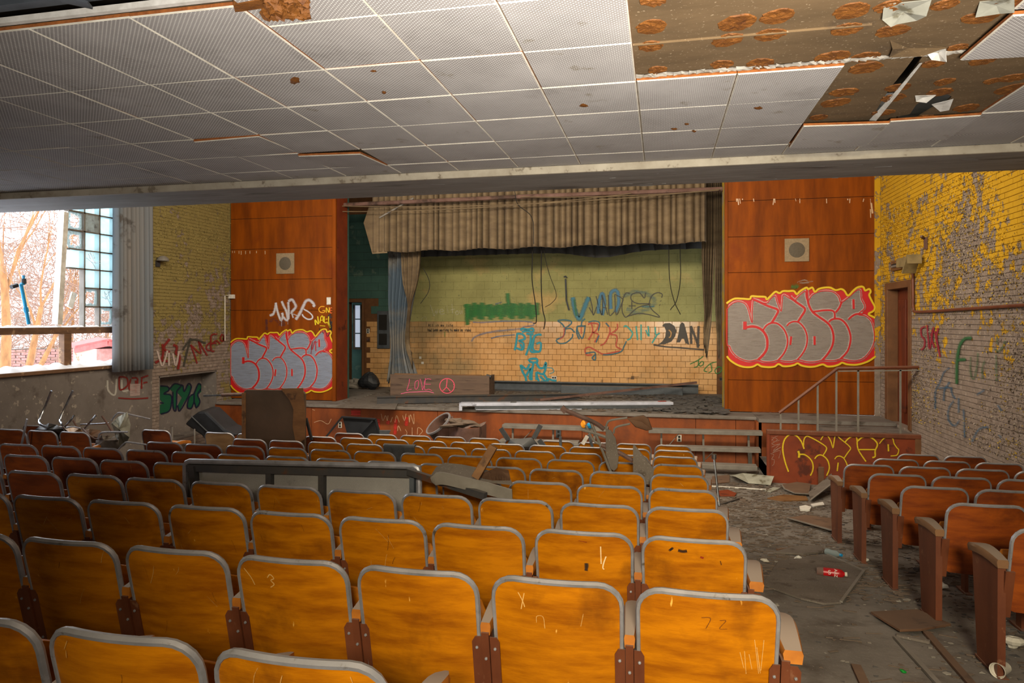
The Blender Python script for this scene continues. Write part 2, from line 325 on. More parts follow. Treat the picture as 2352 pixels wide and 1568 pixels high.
def paint(name, plane, strokes, parent, label=None, T=(0, 0, 1), soft=.45, off=.004):
    """strokes: (points, width, colour[, alpha]); width 0 = filled outline; T maps note coordinates to photo pixels"""
    mb = MB(); col = []; x0, y0, k = T[0], T[1], T[2]; ky = T[3] if len(T) > 3 else k
    for i, s in enumerate(strokes):
        pts, wd, c = s[0], s[1], lin(s[2])[:3]; al = s[3] if len(s) > 3 else 1
        o = off + .0006 * i
        P = [V((x0 + p[0] * k, y0 + p[1] * ky, 0)) for p in pts]
        if wd == 0:
            mb.add([plane(p.x, p.y, o) for p in P], [tuple(range(len(P)))]); col += [c + (al,)] * len(P); continue
        P = cat_rom(P, 5) if len(P) > 2 else [P[0], (P[0] + P[1]) / 2, P[1]]; h = wd * k / 2; n0 = len(P)
        vs = []
        for j, p in enumerate(P):
            t = P[min(j + 1, n0 - 1)] - P[max(j - 1, 0)]
            if t.length < 1e-6: t = V((1, 0, 0))
            t.normalize(); nn = V((-t.y, t.x, 0)); e = 1.0
            for q, a in ((-1, 0), (-soft, 1), (soft, 1), (1, 0)):
                d = p + nn * (h * q * (1.15 if abs(q) == 1 else 1)); vs.append(plane(d.x, d.y, o)); col.append(c + (al * a,))
        mb.add(vs, [(j * 4 + q, j * 4 + q + 1, j * 4 + q + 5, j * 4 + q + 4) for j in range(n0 - 1) for q in range(3)])
    o = mb.build(name, M['spray'], parent, label=label)
    at = o.data.color_attributes.new('Col', 'FLOAT_COLOR', 'POINT'); at.data.foreach_set('color', [x for c in col for x in c])
    return o
def plY(Y): return lambda u, v, o: pY(u, v, Y - o)
def plX(X): return lambda u, v, o: pX(u, v, X - o if X > 0 else X + o)
# ================================================================ SETTING
def ground(x0, x1, y0, y1, n=60):
    mb = MB()
    def fn(a, b):
        y = y0 + (y1 - y0) * b; return (x0 + (x1 - x0) * a, y, fz(y))
    return mb.grid(fn, 8, n)
fl = struct(ground(XL - .3, XR + .3, -6.2, YP, 90).build('floor', M['concrete']), 'raked dirty concrete floor of the auditorium')
# ceiling over the rear rows: backing board with a torn hole, tiles hung under it
TP = .612
def tx(i): return -.158 + TP * i
def ty(j): return 4.40 + .61 * j
ceil = MB()
hole = [pZ(u, v, ZC + .03) for u, v in [(2058, 268), (2090, 262), (2105, 240), (2128, 226), (2140, 214), (2168, 212), (2186, 222), (2172, 236), (2140, 250), (2120, 262), (2098, 276), (2066, 275)]]
crack = [pZ(u, v, ZC + .03) for u, v in [(1996, 276), (2010, 258), (2040, 208), (2080, 158), (2110, 118), (2128, 116), (2098, 160), (2056, 212), (2020, 262), (2004, 278)]]
def fillboard(outer, holes, z, name, m, parent=None):
    cu = bpy.data.curves.new(name, 'CURVE'); cu.dimensions = '2D'; cu.fill_mode = 'BOTH'
    for pts in [outer] + holes:
        s = cu.splines.new('POLY'); s.points.add(len(pts) - 1); s.use_cyclic_u = True
        for q, p in zip(s.points, pts): q.co = (p[0], p[1], 0, 1)
    cu.extrude = .006
    t = bpy.data.objects.new('tmp', cu); C.objects.link(t); dg = bpy.context.evaluated_depsgraph_get()
    me = bpy.data.meshes.new_from_object(t.evaluated_get(dg)); bpy.data.objects.remove(t); bpy.data.curves.remove(cu)
    me.materials.clear(); me.materials.append(m); me.name = name
    o = bpy.data.objects.new(name, me); C.objects.link(o); o.location = (0, 0, z)
    if parent: setp(o, parent)
    return o
YE = 2.93
ceiling = struct(fillboard([(XL, YE), (-2.02, YE), (-2.02, 2.2), (-.9, 1.2), (XR, 1.2), (XR, 6.62), (XL, 6.62)], [[(p.x, p.y) for p in hole], [(p.x, p.y) for p in crack]], ZC + .036, 'ceiling', M['ceilboard']), 'low ceiling of perforated tiles with bare brown backing where tiles fell')
MB().box(XL, XR, -6.2, 6.6, ZC + .5, ZC + .56).build('roof_slab', M['cavity'], ceiling)
# tiles
tile_parts = []
def tile_mesh(wx, wy):
    e, d = .007, .024; mb = MB()
    a = [(0, 0), (wx, 0), (wx, wy), (0, wy)]; b = [(e, e), (wx - e, e), (wx - e, wy - e), (e, wy - e)]
    v = [(x, y, 0) for x, y in a] + [(x, y, -d + e) for x, y in a] + [(x, y, -d) for x, y in b]
    mb.add(v, [(8, 11, 10, 9)], 0)
    for k in range(4):
        n = (k + 1) % 4; mb.add([v[4 + k], v[4 + n], v[8 + n], v[8 + k]], [(0, 1, 2, 3)], 1); mb.add([v[k], v[n], v[4 + n], v[4 + k]], [(0, 1, 2, 3)], 2)
    return mb.mesh('ceiling_tile', [M['tile'], M['tileedge'], M['fibre']])
tmc = {}
def tile(i, j, wx=TP, wy=.61, dz=0, rx=0, ry=0, y=None):
    x = tx(i); yy = ty(j) if y is None else y
    k = (round(wx, 2), round(wy, 2))
    if k not in tmc: tmc[k] = tile_mesh(wx - .004, wy - .004)
    o = bpy.data.objects.new('ceiling_tile', tmc[k]); C.objects.link(o)
    o.location = (x + .002, yy + .002, ZC + .03 + dz + RN.uniform(-.003, .002)); o.rotation_euler = (rx, ry, 0); setp(o, ceiling)
missing = {(i, j) for i in (0, 1) for j in (-1, -2, -3, -4)} | {(2, -1)} | {(2, j) for j in (0, 1)} | {(3, j) for j in (0, 1)} | {(2, -2), (2, -3)}
droop = {(-6, 1): (-.025, .03, -.02), (-5, 2): (-.03, .05, .02), (2, 2): (-.02, -.03, .03), (3, 2): (-.02, -.03, -.01), (1, 0): (-.006, 0, 0), (3, -1): (-.03, .01, .02), (-3, 1): (0, .01, 0)}
for i in range(-19, 7):
    for j in range(-4, 4):
        if (i, j) in missing and not (i == 2 and j == -1): continue
        if i == 2 and j in (-1, -2, -3): continue
        if i < -3 and j < -2: continue
        if i == -3 and j == -4: continue
        x1 = tx(i + 1)
        if tx(i) < XL: continue
        dz, rx, ry = droop.get((i, j), (0, RN.uniform(-.004, .004), RN.uniform(-.004, .004)))
        wy = .61; y = None
        if j == 3: wy = 6.61 - ty(3)
        if i < -3 and j == -2: wy = ty(-1) - YE; y = YE
        wx = min(TP, XR - tx(i))
        if wx > .05: tile(i, j, wx, wy, dz, rx, ry, y)
# glue daubs left on the bare board
dm = []
for q in range(5):
    mb = MB(); n = 26; rr = [1 + RN.uniform(-.07, .07) + .05 * math.sin(2 * 6.28 * k / 26 + q * 2) for k in range(n)]
    rings = [(1.0, 0), (.96, -.006), (.6, -.005), (.3, -.007)]
    for r, z in rings:
        for k in range(n): mb.v.append((r * rr[k] * math.cos(2 * math.pi * k / n), r * rr[k] * math.sin(2 * math.pi * k / n), z + (RN.uniform(-.003, .003) if z else 0)))
    for a in range(3):
        for k in range(n): mb.f.append((a * n + k, a * n + (k + 1) % n, (a + 1) * n + (k + 1) % n, (a + 1) * n + k)); mb.m.append(0)
    mb.f.append(tuple(3 * n + k for k in range(n))); mb.m.append(0)
    dm.append(mb.mesh('glue_daub', M['glue']))
daubs = [(1497, 61, 36), (1494, 105, 28), (1510, 160, 25), (1500, 0, 30), (1692, 52, 43), (1786, 37, 38), (1672, 91, 36), (1768, 79, 33), (1658, 147, 27), (1746, 147, 37), (1957, 24, 40), (1944, 66, 33), (2050, 70, 36), (2040, 14, 30), (1912, 131, 39), (1988, 131, 33), (1988, 155, 37), (2252, 39, 37), (1938, 211, 31), (1920, 235, 34), (1880, 269, 22), (2144, 145, 25), (2170, 187, 22), (2200, 108, 22), (2258, 138, 30), (2062, 200, 26), (2052, 224, 26), (2028, 258, 22), (2220, 247, 26), (2325, 178, 27), (2330, 203, 40), (2158, 211, 28), (2280, 185, 20), (2120, 272, 30), (2170, 10, 28), (2310, 5, 30)]
for n, (u, v, rpx) in enumerate(daubs):
    p = pZ(u, v, ZC + .03); d = proj(p)[2]
    o = bpy.data.objects.new('glue_daub', dm[n % 5]); C.objects.link(o); o.location = (p.x, p.y, ZC + .03); r = rpx * d / F
    o.scale = (r * RN.uniform(.92, 1.05), r * RN.uniform(.85, 1.1), 1); o.rotation_euler = (0, 0, RN.uniform(0, 6)); setp(o, ceiling)
def flap(name, pts, curl, m, k=None):
    mb = MB(); n = len(pts); P = [pZ(u, v, ZC + .028) for u, v in pts]; c = sum(P, V()) / n
    for q, p in enumerate(P): mb.v.append((p.x, p.y, p.z - curl * (q % 3) * .5 - (0 if q < 2 else curl)))
    mb.v.append((c.x, c.y, c.z - curl * .12)); mb.f += [(q, (q + 1) % n, n) for q in range(n)]; mb.m += [0] * n
    return mb.build(name, m, ceiling, solid=.003)
flap('torn_paper', [(2030, 10), (2140, -6), (2128, 18), (2106, 38), (2060, 42), (2046, 44), (2026, 36)], .02, M['paper'])
flap('torn_paper', [(2250, 4), (2330, -8), (2330, 10), (2296, 22), (2240, 26)], .02, M['paper'])
flap('torn_paper', [(2044, 92), (2174, 106), (2118, 118), (2042, 126), (2050, 104)], .014, M['ceilboard'])
flap('torn_paper', [(2128, 122), (2172, 106), (2174, 118), (2160, 128), (2140, 120)], .03, M['white'])
flap('torn_paper', [(2102, 220), (2150, 216), (2128, 226), (2104, 228)], .015, M['white'])
flap('torn_paper', [(2140, 240), (2190, 224), (2180, 240), (2160, 250)], .02, M['white'])
flap('torn_paper', [(1996, 276), (2060, 205), (2112, 136), (2118, 140), (2060, 214), (2006, 278)], .012, M['white'])
MB().box(tx(0), tx(2), 3.86, 3.872, ZC + .018, ZC + .032).build('batten_edge', M['ceilboard'], ceiling)
mb = MB()
for k in range(40):
    x = tx(0) + k * .046; mb.grid(lambda a, b, x=x: (x + a * .05, 4.33 + b * .06, ZC + .027 - RN.uniform(0, .01)), 2, 2)
mb.build('crumbled_plaster', M['card'], ceiling, kind='stuff')
# small chips knocked out of the tile faces
def scar(u, v, rw, rh):
    z = ZC + .0045; mb = MB(); n = 11
    P = [pZ(u + rw * math.cos(2 * math.pi * k / n) * RN.uniform(.6, 1.2), v + rh * math.sin(2 * math.pi * k / n) * RN.uniform(.5, 1.2), z) for k in range(n)]
    c = pZ(u, v, z); mb.v = [tuple(p) for p in P] + [(c.x, c.y, z - .008)]; mb.f = [(k, (k + 1) % n, n) for k in range(n)]; mb.m = [0] * n
    mb.build('tile_chip', M['glue'], ceiling)
for q in [(678, 185, 15, 9), (858, 163, 8, 3), (882, 212, 6, 4), (1341, 242, 11, 4), (1549, 296, 9, 3), (1577, 285, 6, 3), (1594, 301, 6, 3), (1741, 248, 10, 4), (1975, 318, 20, 5), (1908, 326, 18, 4), (2122, 293, 10, 3)]: scar(*q)
# torn orange clump hanging at the broken edge
mb = MB(); P = [pZ(u, v, ZC) for u, v in [(536, 12), (600, 0), (706, -8), (705, 12), (690, 36), (640, 38), (612, 30), (612, 18), (560, 26), (540, 28)]]
mb.prism(P, (0, 0, .03))
for k in range(150):
    u, v = RN.uniform(610, 706), RN.uniform(-6, 38); q = pZ(u, v, ZC - RN.uniform(0, .02)); r = RN.uniform(.008, .022); a = RN.uniform(0, 6); b = RN.uniform(-.7, .7)
    e1 = V((math.cos(a), math.sin(a), b)) * r; e2 = V((-math.sin(a), math.cos(a), RN.uniform(-.6, .6))) * r * .8
    mb.obox(q, e1, e2, e1.cross(e2) / r * .9)
mb.build('torn_fibre_clump', M['glue'], ceiling)
# dark metal channels in the open cavity
g = pZ(0, 45, 4.3); h = pZ(330, 0, 4.3)
for dy, z in ((2.80, 4.19), (2.66, 4.26)):
    m_ = MB().box(-7, -1.6, dy - .03, dy + .03, z - .008, z).box(-7, -1.6, dy - .03, dy - .022, z, z + .05).box(-7, -1.6, dy + .022, dy + .03, z, z + .05)
    m_.build('ceiling_channel', M['greysteel'], ceiling)
MB().bar((-2.75, 2.84, 4.17), (-2.95, 2.74, 4.20), .07, .012).build('hanger_strap', M['greysteel'], ceiling)
MB().box(-7, -1.4, YE - .035, YE - .005, ZC + .03, ZC + .06).build('broken_edge_strip', M['white'], ceiling)
# beam
beam = struct(MB().box(XL, XR, 6.625, 7.5, 4.075, ZH).build('trim_1', M['beam'], bevel=.012), 'deep grey beam with peeling paint across the room')
MB().box(XL, XR, 6.60, 6.64, 4.06, 4.135).build('cove_strip', M['beam_lit'], beam, bevel=.008)
mb = MB()
for k in range(45):
    x = RN.uniform(-6, XR); y = RN.uniform(6.66, 7.48); a = RN.uniform(-.35, .35); L_, wd = RN.uniform(.02, .16), RN.uniform(.006, .018); dp = RN.uniform(.002, .006)
    dx, dy = math.cos(a) * L_, math.sin(a) * L_; nx, ny = -math.sin(a) * wd, math.cos(a) * wd
    mb.add([(x, y, 4.073), (x + dx, y + dy, 4.073), (x + dx + nx, y + dy + ny, 4.073 - dp), (x + nx, y + ny, 4.073 - dp * .6)], [(0, 1, 2, 3)])
mb.build('peeling_flakes', M['beam'], beam, kind='stuff')
# hall ceiling, rear wall, side walls
struct(MB().box(XL, XR, 7.5, YB + .3, ZH, ZH + .2).build('ceiling_hall', M['plaster']), 'dark upper ceiling over the stage end')
struct(MB().box(XL, XR, -6.5, -6.2, 0, 5).build('wall_rear', M['plaster']), 'rear wall of the auditorium')
WZ0 = pX(0, 858, XL).z; W0, W1, WZ1 = 7.45, 10.95, 6.0; YK = pX(349, 700, XL).y
wl = MB().box(XL - .3, XL, -6.5, YK, -.2, WZ0 - .04).box(XL - .3, XL, -6.5, W0, WZ0, ZH).box(XL - .3, XL, W1, YK, WZ0, ZH).box(XL - .3, XL, W0, W1, WZ1, ZH)
wall_left = struct(wl.build('wall_left', M['plaster']), 'grimy plaster wall under the big broken window')
# ---------------------------------------------------------------- masonry: 300 largest pieces single, the rest joined
def masonry(host, cells, plane, nrm, m, name, proud=.012, limit=300, cut=.004, jit=.003, axis='x'):
    """cells: (a, z, w, h) on a wall whose point is plane(a, z); nrm points into the room"""
    nrm = V(nrm); ua = V((1, 0, 0)) if axis == 'x' else V((0, 1, 0)); sized = []
    for c in cells:
        p, q = proj(plane(c[0], c[1])), proj(plane(c[0] + c[2], c[1] + c[3]))
        if not p or not q: continue
        if max(p[0], q[0]) < 0 or min(p[0], q[0]) > 2352: continue
        sized.append((abs(q[0] - p[0]) * abs(q[1] - p[1]) * (c[4] if len(c) > 4 else 1), c))
    sized.sort(key=lambda t: -t[0]); cache = {}; rest = MB()
    def geo(w, h, pr):
        e = cut; mb = MB(); a0, a1, z0, z1 = e, w - e, e, h - e; b = .004
        def P(a, z, d): return ua * a + V((0, 0, z)) + nrm * d
        v = [P(a0, z0, -.01), P(a1, z0, -.01), P(a1, z1, -.01), P(a0, z1, -.01), P(a0, z0, pr - b * .6), P(a1, z0, pr - b * .6), P(a1, z1, pr - b * .6), P(a0, z1, pr - b * .6), P(a0 + b, z0 + b, pr), P(a1 - b, z0 + b, pr), P(a1 - b, z1 - b, pr), P(a0 + b, z1 - b, pr)]
        f = [(8, 9, 10, 11)] + [(k, (k + 1) % 4, 4 + (k + 1) % 4, 4 + k) for k in range(4)] + [(4 + k, 4 + (k + 1) % 4, 8 + (k + 1) % 4, 8 + k) for k in range(4)]
        return v, f
    for n, (s_, c) in enumerate(sized):
        a, z, w, h = c[:4]; p0 = plane(a, z); j = RN.uniform(-jit, jit)
        if n < limit:
            k = (round(w, 3), round(h, 3))
            if k not in cache:
                v, f = geo(w, h, proud); cache[k] = MB().add(v, f).mesh(name, m)
            o = bpy.data.objects.new(name, cache[k]); C.objects.link(o); o.location = V(p0) + nrm * j; setp(o, host)
        else:
            v, f = geo(w, h, proud + j); rest.add([V(p0) + q for q in v], f)
    if rest.v: rest.build(name + 'work', m, host, kind='stuff')
def bond(a0, a1, z0, z1, w, h, holes=(), off=.5, zs=None):
    out = []; r = 0; z = z0
    while z < z1 - .01:
        hh = min(h, z1 - z); a = a0 - (w * off if r % 2 else 0)
        while a < a1 - .005:
            b, e = max(a, a0), min(a + w, a1)
            segs = [(b, e)]
            for (p, q, s, t) in holes:
                if z + hh > s + .005 and z < t - .005:
                    ns = []
                    for (g, i) in segs:
                        if i <= p or g >= q: ns.append((g, i)); continue
                        if g < p: ns.append((g, p))
                        if i > q: ns.append((q, i))
                    segs = ns
            out += [(g, z, i - g, hh) for g, i in segs if i - g > .015]
            a += w
        z += h; r += 1
    return out
# right wall: peeling yellow brick with a doorway
dY0, dY1, dZ0, dZ1 = 12.28, 13.36, ZS - .03, 3.2
wr = MB().box(XR + .01, XR + .3, -6.5, dY0, -.2, ZH).box(XR + .01, XR + .3, dY1, YB + .3, -.2, ZH).box(XR + .01, XR + .3, dY0, dY1, dZ1, ZH).box(XR + .01, XR + .3, dY0, dY1, -.2, dZ0)
wall_right = struct(wr.build('wall_right', M['brickr']), 'brick wall with peeling bright yellow paint')
cells = bond(7.5, 13.75, .0, 5.6, .2, .0677, [(dY0 - .12, dY1 + .12, .0, dZ1 + .12)])
masonry(wall_right, cells, lambda a, z: V((XR, a, z)), (-1, 0, 0), M['brickr'], 'brick', axis='y', proud=.007, cut=.003, jit=.002)
mb = MB()
def flakes(mb, n, pt, nrm, ua, dens, smin, smax):
    k = 0
    while k < n:
        a, z, keep = dens()
        if not keep: continue
        k += 1; p = pt(a, z); s = RN.uniform(smin, smax); th = RN.uniform(0, 6.28)
        e1 = V(ua) * math.cos(th) + V((0, 0, 1)) * math.sin(th); e2 = V(nrm).cross(e1); lift = V(nrm) * RN.uniform(.006, .022) * s / .03
        mb.add([p + e1 * s * .6, p + e2 * s * .5 + lift * .3, p - e1 * s * .6 + lift * RN.uniform(.2, 1), p - e2 * s * .6 + lift * 1.4], [(0, 1, 2), (0, 2, 3)])
def densr():
    a = RN.uniform(8.3, 13.7); z = RN.uniform(1.0, 4.6)
    f = math.sin(a * 2.1 + z * 1.3) + math.sin(a * .9 - z * 2.2) + .8 * (z - 2.2) / 2
    if 1.0 < z < 2.3 and a < 10.2: f += 1
    return a, z, RN.random() < .25 + .3 * f and not (dY0 - .15 < a < dY1 + .15 and z < dZ1 + .1)
flakes(mb, 8000, lambda a, z: V((XR - .008, a, z)), (-1, 0, 0), (0, 1, 0), densr, .008, .026)
mb.build('paint_flakes', M['brickr'], wall_right, kind='stuff')
mb = MB(); flakes(mb, 3600, lambda a, z: V((XR - .009, a, z)), (-1, 0, 0), (0, 1, 0), densr, .008, .024); mb.build('paint_curls', M['flake'], wall_right, kind='stuff')
# window-side wall near the stage: yellow brick with a niche
q0, q1 = pX(365, 862, XL), pX(498, 990, XL); ny0, ny1, nz1, nz0 = q0.y, q1.y, pX(430, 857, XL).z, pX(498, 988, XL).z
wf = MB().box(XL - .4, XL - .01, YK, ny0, -.2, ZH).box(XL - .4, XL - .01, ny1, YP + .1, -.2, ZH).box(XL - .4, XL - .01, ny0, ny1, nz1, ZH).box(XL - .4, XL - .01, ny0, ny1, -.2, nz0)
wall_front = struct(wf.build('wall_left_brick', M['brickl']), 'faded yellow brick wall with a niche beside the wood panelling')
masonry(wall_front, bond(YK, YP, .0, 5.5, .2, .0677, [(ny0, ny1, nz0, nz1)]), lambda a, z: V((XL, a, z)), (1, 0, 0), M['brickl'], 'brick', axis='y', proud=.007, jit=.003, cut=.003)
nb = MB().box(XL - .42, XL - .38, ny0, ny1, nz0, nz1).box(XL - .4, XL - .005, ny0 + .005, ny0 + .03, nz0, nz1).box(XL - .4, XL - .005, ny1 - .03, ny1 - .005, nz0, nz1).box(XL - .4, XL - .005, ny0, ny1, nz1 - .03, nz1 - .005).box(XL - .4, XL - .005, ny0, ny1, nz0 + .005, nz0 + .03)
nb.build('niche_lining', M['plaster'], wall_front)
mb = MB()
def densl():
    a = RN.uniform(YK, YP); z = RN.uniform(2.2, 5.2)
    return a, z, RN.random() < .2 + .5 * (math.sin(z * 7.4) > .3) + .3 * (z > 3.6) and not (ny0 < a < ny1 and z < nz1)
flakes(mb, 3000, lambda a, z: V((XL + .008, a, z)), (1, 0, 0), (0, 1, 0), densl, .010, .032)
mb.build('paint_flakes', M['brickl'], wall_front, kind='stuff')
XP0, XP1 = -9.575, -7.01
# proscenium wood panels (each board is a part)
def panelwall(name, x0, x1, label):
    base = struct(MB().box(x0, x1, YP + .03, YP + .09, ZS if x0 > -8 else -.1, ZH).build(name, M['dark']), label)
    z = 2.87 - .69 * 3
    while z < ZH:
        z0 = max(z, ZS + .01)
        if z + .69 > z0 + .02: MB().box(x0, x1, YP, YP + .04, z0 + .004, min(z + .69, ZH) - .004).build('panel_board', M['panel'], base, bevel=.003)
        z += .69
    return base
panL = panelwall('wall_panelled_left', XP0, XP1 - .0, 'orange wood panelled wall beside the stage, next to the window wall')
panR = panelwall('wall_panelled_right', 1.235, XR - .06, 'orange wood panelled wall beside the stage, next to the yellow brick')
MB().box(XP0, XP1, YP - .0, YP + .06, -.1, ZS - .03).build('panel_board', M['boxfront'], panL)
MB().box(XP1 - .0, XP1 + .03, YP - .0, 14.36, ZS, ZH).build('jamb_board', M['boxfront'], panL)
MB().box(XP1 - .05, XP1 + .035, YP - .03, YP + .03, ZS, ZH).build('corner_strip', M['panel'], panL, bevel=.01)
MB().box(1.19, 1.25, YP - .02, YP + .05, ZS, ZH).build('corner_strip', M['panel'], panR, bevel=.008)
MB().box(1.19, 1.23, YP + .05, 14.36, ZS, ZH).build('jamb_board', M['flake'], panR)
MB().box(XR - .10, XR + .0, YP - .02, YP + .1, ZS, ZH).build('brick_return', M['brickr'], panR)
# stage: floor, front boards, back wall of glazed tile and painted block
stage = struct(MB().box(-9.5, 1.7, YS - .04, YB, ZS - .06, ZS).build('floor_stage', M['stagefloor'], bevel=.012), 'dusty grey stage floor with a rounded front lip')
MB().box(1.7, XR, 12.92, 12.97, 0, ZS - .06).box(1.66, 1.75, 12.92, YS + .1, 0, ZS - .06).build('landing_front', M['stagefront'], stage)
MB().box(1.7, XR, 12.9, YP, ZS - .06, ZS - .0).build('landing_slab', M['stagefloor'], stage)
cuts = [-9.55] + [pY(u, 960, YS).x for u in (715, 1005, 1337, 1598, 1690)] + [1.75]
MB().box(-9.55, 1.75, YS + .03, YS + .06, 0, ZS - .06).build('front_backing', M['dark'], stage)
for a, b in zip(cuts, cuts[1:]): MB().box(a + .004, b - .004, YS, YS + .03, 0, ZS - .06).build('front_board', M['stagefront'], stage, bevel=.002)
sbx0, sbx1 = -8.7, XR
dx0, dx1 = pY(797, 800, YB).x, pY(832, 800, YB).x; dzt = pY(815, 694, YB).z
wb = MB().box(sbx0 - .6, dx0, YB + .01, YB + .3, 0, ZH).box(dx1, sbx1, YB + .01, YB + .3, 0, ZH).box(dx0, dx1, YB + .01, YB + .3, dzt, ZH)
wall_stage = struct(wb.build('wall_stage', M['joint']), 'back wall of the stage, tan glazed tile below and green block above')
zt = 2.62; MB().box(-6.6, 1.3, YB + .003, YB + .02, zt, 5.6).build('block_backing', M['cmu'], wall_stage); TWd, THt = .2112, .1395
cells = [c for c in bond(-8.2, 1.3, zt - 13 * THt, zt, TWd, THt) if c[0] > dx1 + .05]
masonry(wall_stage, cells, lambda a, z: V((a, YB, z)), (0, -1, 0), M['glaze'], 'wall_tile', proud=.012, cut=.0035, jit=.0015)
cells = [c for c in bond(-6.6, 1.3, zt, zt + .207 * 9, .4224, .207)]
masonry(wall_stage, cells, lambda a, z: V((a, YB, z)), (0, -1, 0), M['cmu'], 'block', proud=.008, cut=.0015, jit=.0012, limit=190)
cells = [c for c in bond(-8.7, -6.6, zt, zt + .207 * 14, .4224, .207) if not (c[0] + c[2] > dx0 - .05 and c[0] < dx1 + .05 and c[1] < dzt + .05)]
masonry(wall_stage, cells, lambda a, z: V((a, YB, z)), (0, -1, 0), M['stagewall'], 'block', proud=.012, cut=.002, jit=.0012, limit=70)
struct(MB().box(sbx0 - .3, sbx0, 14.36, YB + .3, 0, ZH).build('wall_stage_left', M['stagewall']), 'dark green side wall of the stage wing')
struct(MB().box(-9.7, XP1, 14.36, 14.5, ZS, ZH).build('wall_wing', M['stagewall']), 'back of the panelled wall')
struct(MB().box(1.3, XR, 14.36, 14.5, ZS, ZH).build('wall_wing_right', M['stagewall']), 'back of the panelled wall by the brick')
# doorway at the stage back with a lit window beyond
dr = struct(MB().box(dx0 - .0, dx1 + .0, YB + .9, YB + 1.0, ZS, dzt).build('door_2', M['stagewall']), 'open doorway at the stage back with a narrow bright window')
MB().box(dx1, dx1 + .07, YB - .03, YB + .3, ZS, dzt + .05).box(dx0, dx1, YB - .03, YB + .3, dzt, dzt + .07).build('door_frame', M['doorframe'], dr)
struct(MB().box(dx0 - 1.5, dx1 + 1.5, YB + 1.3, YB + 1.4, 0, ZH).box(dx0 - 1.5, dx0 - 1.4, YB, YB + 1.4, 0, ZH).box(dx1 + 1.4, dx1 + 1.5, YB, YB + 1.4, 0, ZH).box(dx0 - 1.5, dx1 + 1.5, YB, YB + 1.4, 3.6, 3.7).box(dx0 - 1.5, dx1 + 1.5, YB, YB + 1.4, ZS - .1, ZS - .01).build('wall_passage', M['stagewall']), 'dim passage behind the stage doorway')
wx0, wx1, wz0, wz1 = pY(815, 700, YB + .85).x, pY(828, 700, YB + .85).x, pY(820, 798, YB + .85).z, pY(820, 700, YB + .85).z
em = bpy.data.materials.new('glowing_frosted_pane'); em.use_nodes = True; e_ = em.node_tree.nodes['Principled BSDF']; e_.inputs['Base Color'].default_value = lin('d8e2f0'); e_.inputs['Emission Color'].default_value = lin('cfdcf2'); e_.inputs['Emission Strength'].default_value = .55  # pane emits its own glow, standing in for daylight behind it
for k in range(3):
    z0 = wz0 + (wz1 - wz0) * k / 3; MB().box(wx0 + .01, wx1 - .01, YB + .86, YB + .88, z0 + .015, z0 + (wz1 - wz0) / 3 - .015).build('pane', em, dr)
MB().box(wx0 - .04, wx0, YB + .82, YB + .9, wz0, wz1).box(wx1, wx1 + .04, YB + .82, YB + .9, wz0, wz1).box(wx0 - .04, wx1 + .04, YB + .8, YB + .9, wz0 - .05, wz0).build('pane_frame', M['whitemetal'], dr)
# side door in the right wall, platform box
d1 = struct(MB().box(XR + .16, XR + .22, dY0, dY1, dZ0, dZ1).build('door_1', M['door']), 'red brown side door in the yellow brick wall')
MB().box(XR - .02, XR + .16, dY0 - .11, dY0 + .02, dZ0, dZ1 + .1).box(XR - .02, XR + .16, dY1 - .02, dY1 + .11, dZ0, dZ1 + .1).box(XR - .02, XR + .16, dY0, dY1, dZ1 - .02, dZ1 + .1).build('door_frame', M['doorframe'], d1, bevel=.006)
for k in range(2):
    y0 = dY0 + .12 + .5 * k; MB().box(XR + .14, XR + .162, y0, y0 + .36, dZ0 + .2, dZ1 - .2).build('door_panel', M['door'], d1, bevel=.01)
MB().bar((XR + .12, dY0 + .12, 1.95), (XR + .12, dY0 + .3, 1.95), .03, .05).build('door_handle', M['whitemetal'], d1)
# ================================================================ WINDOW, OUTSIDE
XW = XL - .12
win = struct(MB().box(XL - .32, XL + .06, W0, W1, WZ0 - .06, WZ0 + .0).build('window_1', M['winwood'], bevel=.01), 'big broken window of glass blocks above a wooden transom')
zt0, zt1 = pX(70, 768, XW).z, pX(70, 752, XW).z
MB().box(XW - .06, XW + .06, W0, W1, zt0, zt1).build('transom', M['winwood'], win, bevel=.008)
my = (pX(141, 800, XW).y, pX(158, 800, XW).y)
for y0, y1 in (my, (W0 - .02, W0 + .12)): MB().box(XW - .06, XW + .06, y0, y1, WZ0, zt0).build('mullion', M['winwood'], win, bevel=.008)
mb = MB()
def snowrow(mb, x0, x1, y0, y1, z, h, n=60):
    mb.grid(lambda a, b: (x0 + (x1 - x0) * b, y0 + (y1 - y0) * a, z + h * (math.sin(math.pi * min(1, max(0, b))) ** .5) * (.75 + .4 * math.sin(a * 37) * math.sin(a * 91 + 2)) if 0 < b < 1 else z), n, 6)
snowrow(mb, XL - .3, XL + .03, W0, W1, WZ0, .09); mb.build('sill_snow', M['snow'], win, smooth=True)
mb = MB(); snowrow(mb, XW - .055, XW + .055, W0, W1, zt1, .035); mb.build('transom_snow', M['snow'], win, smooth=True)
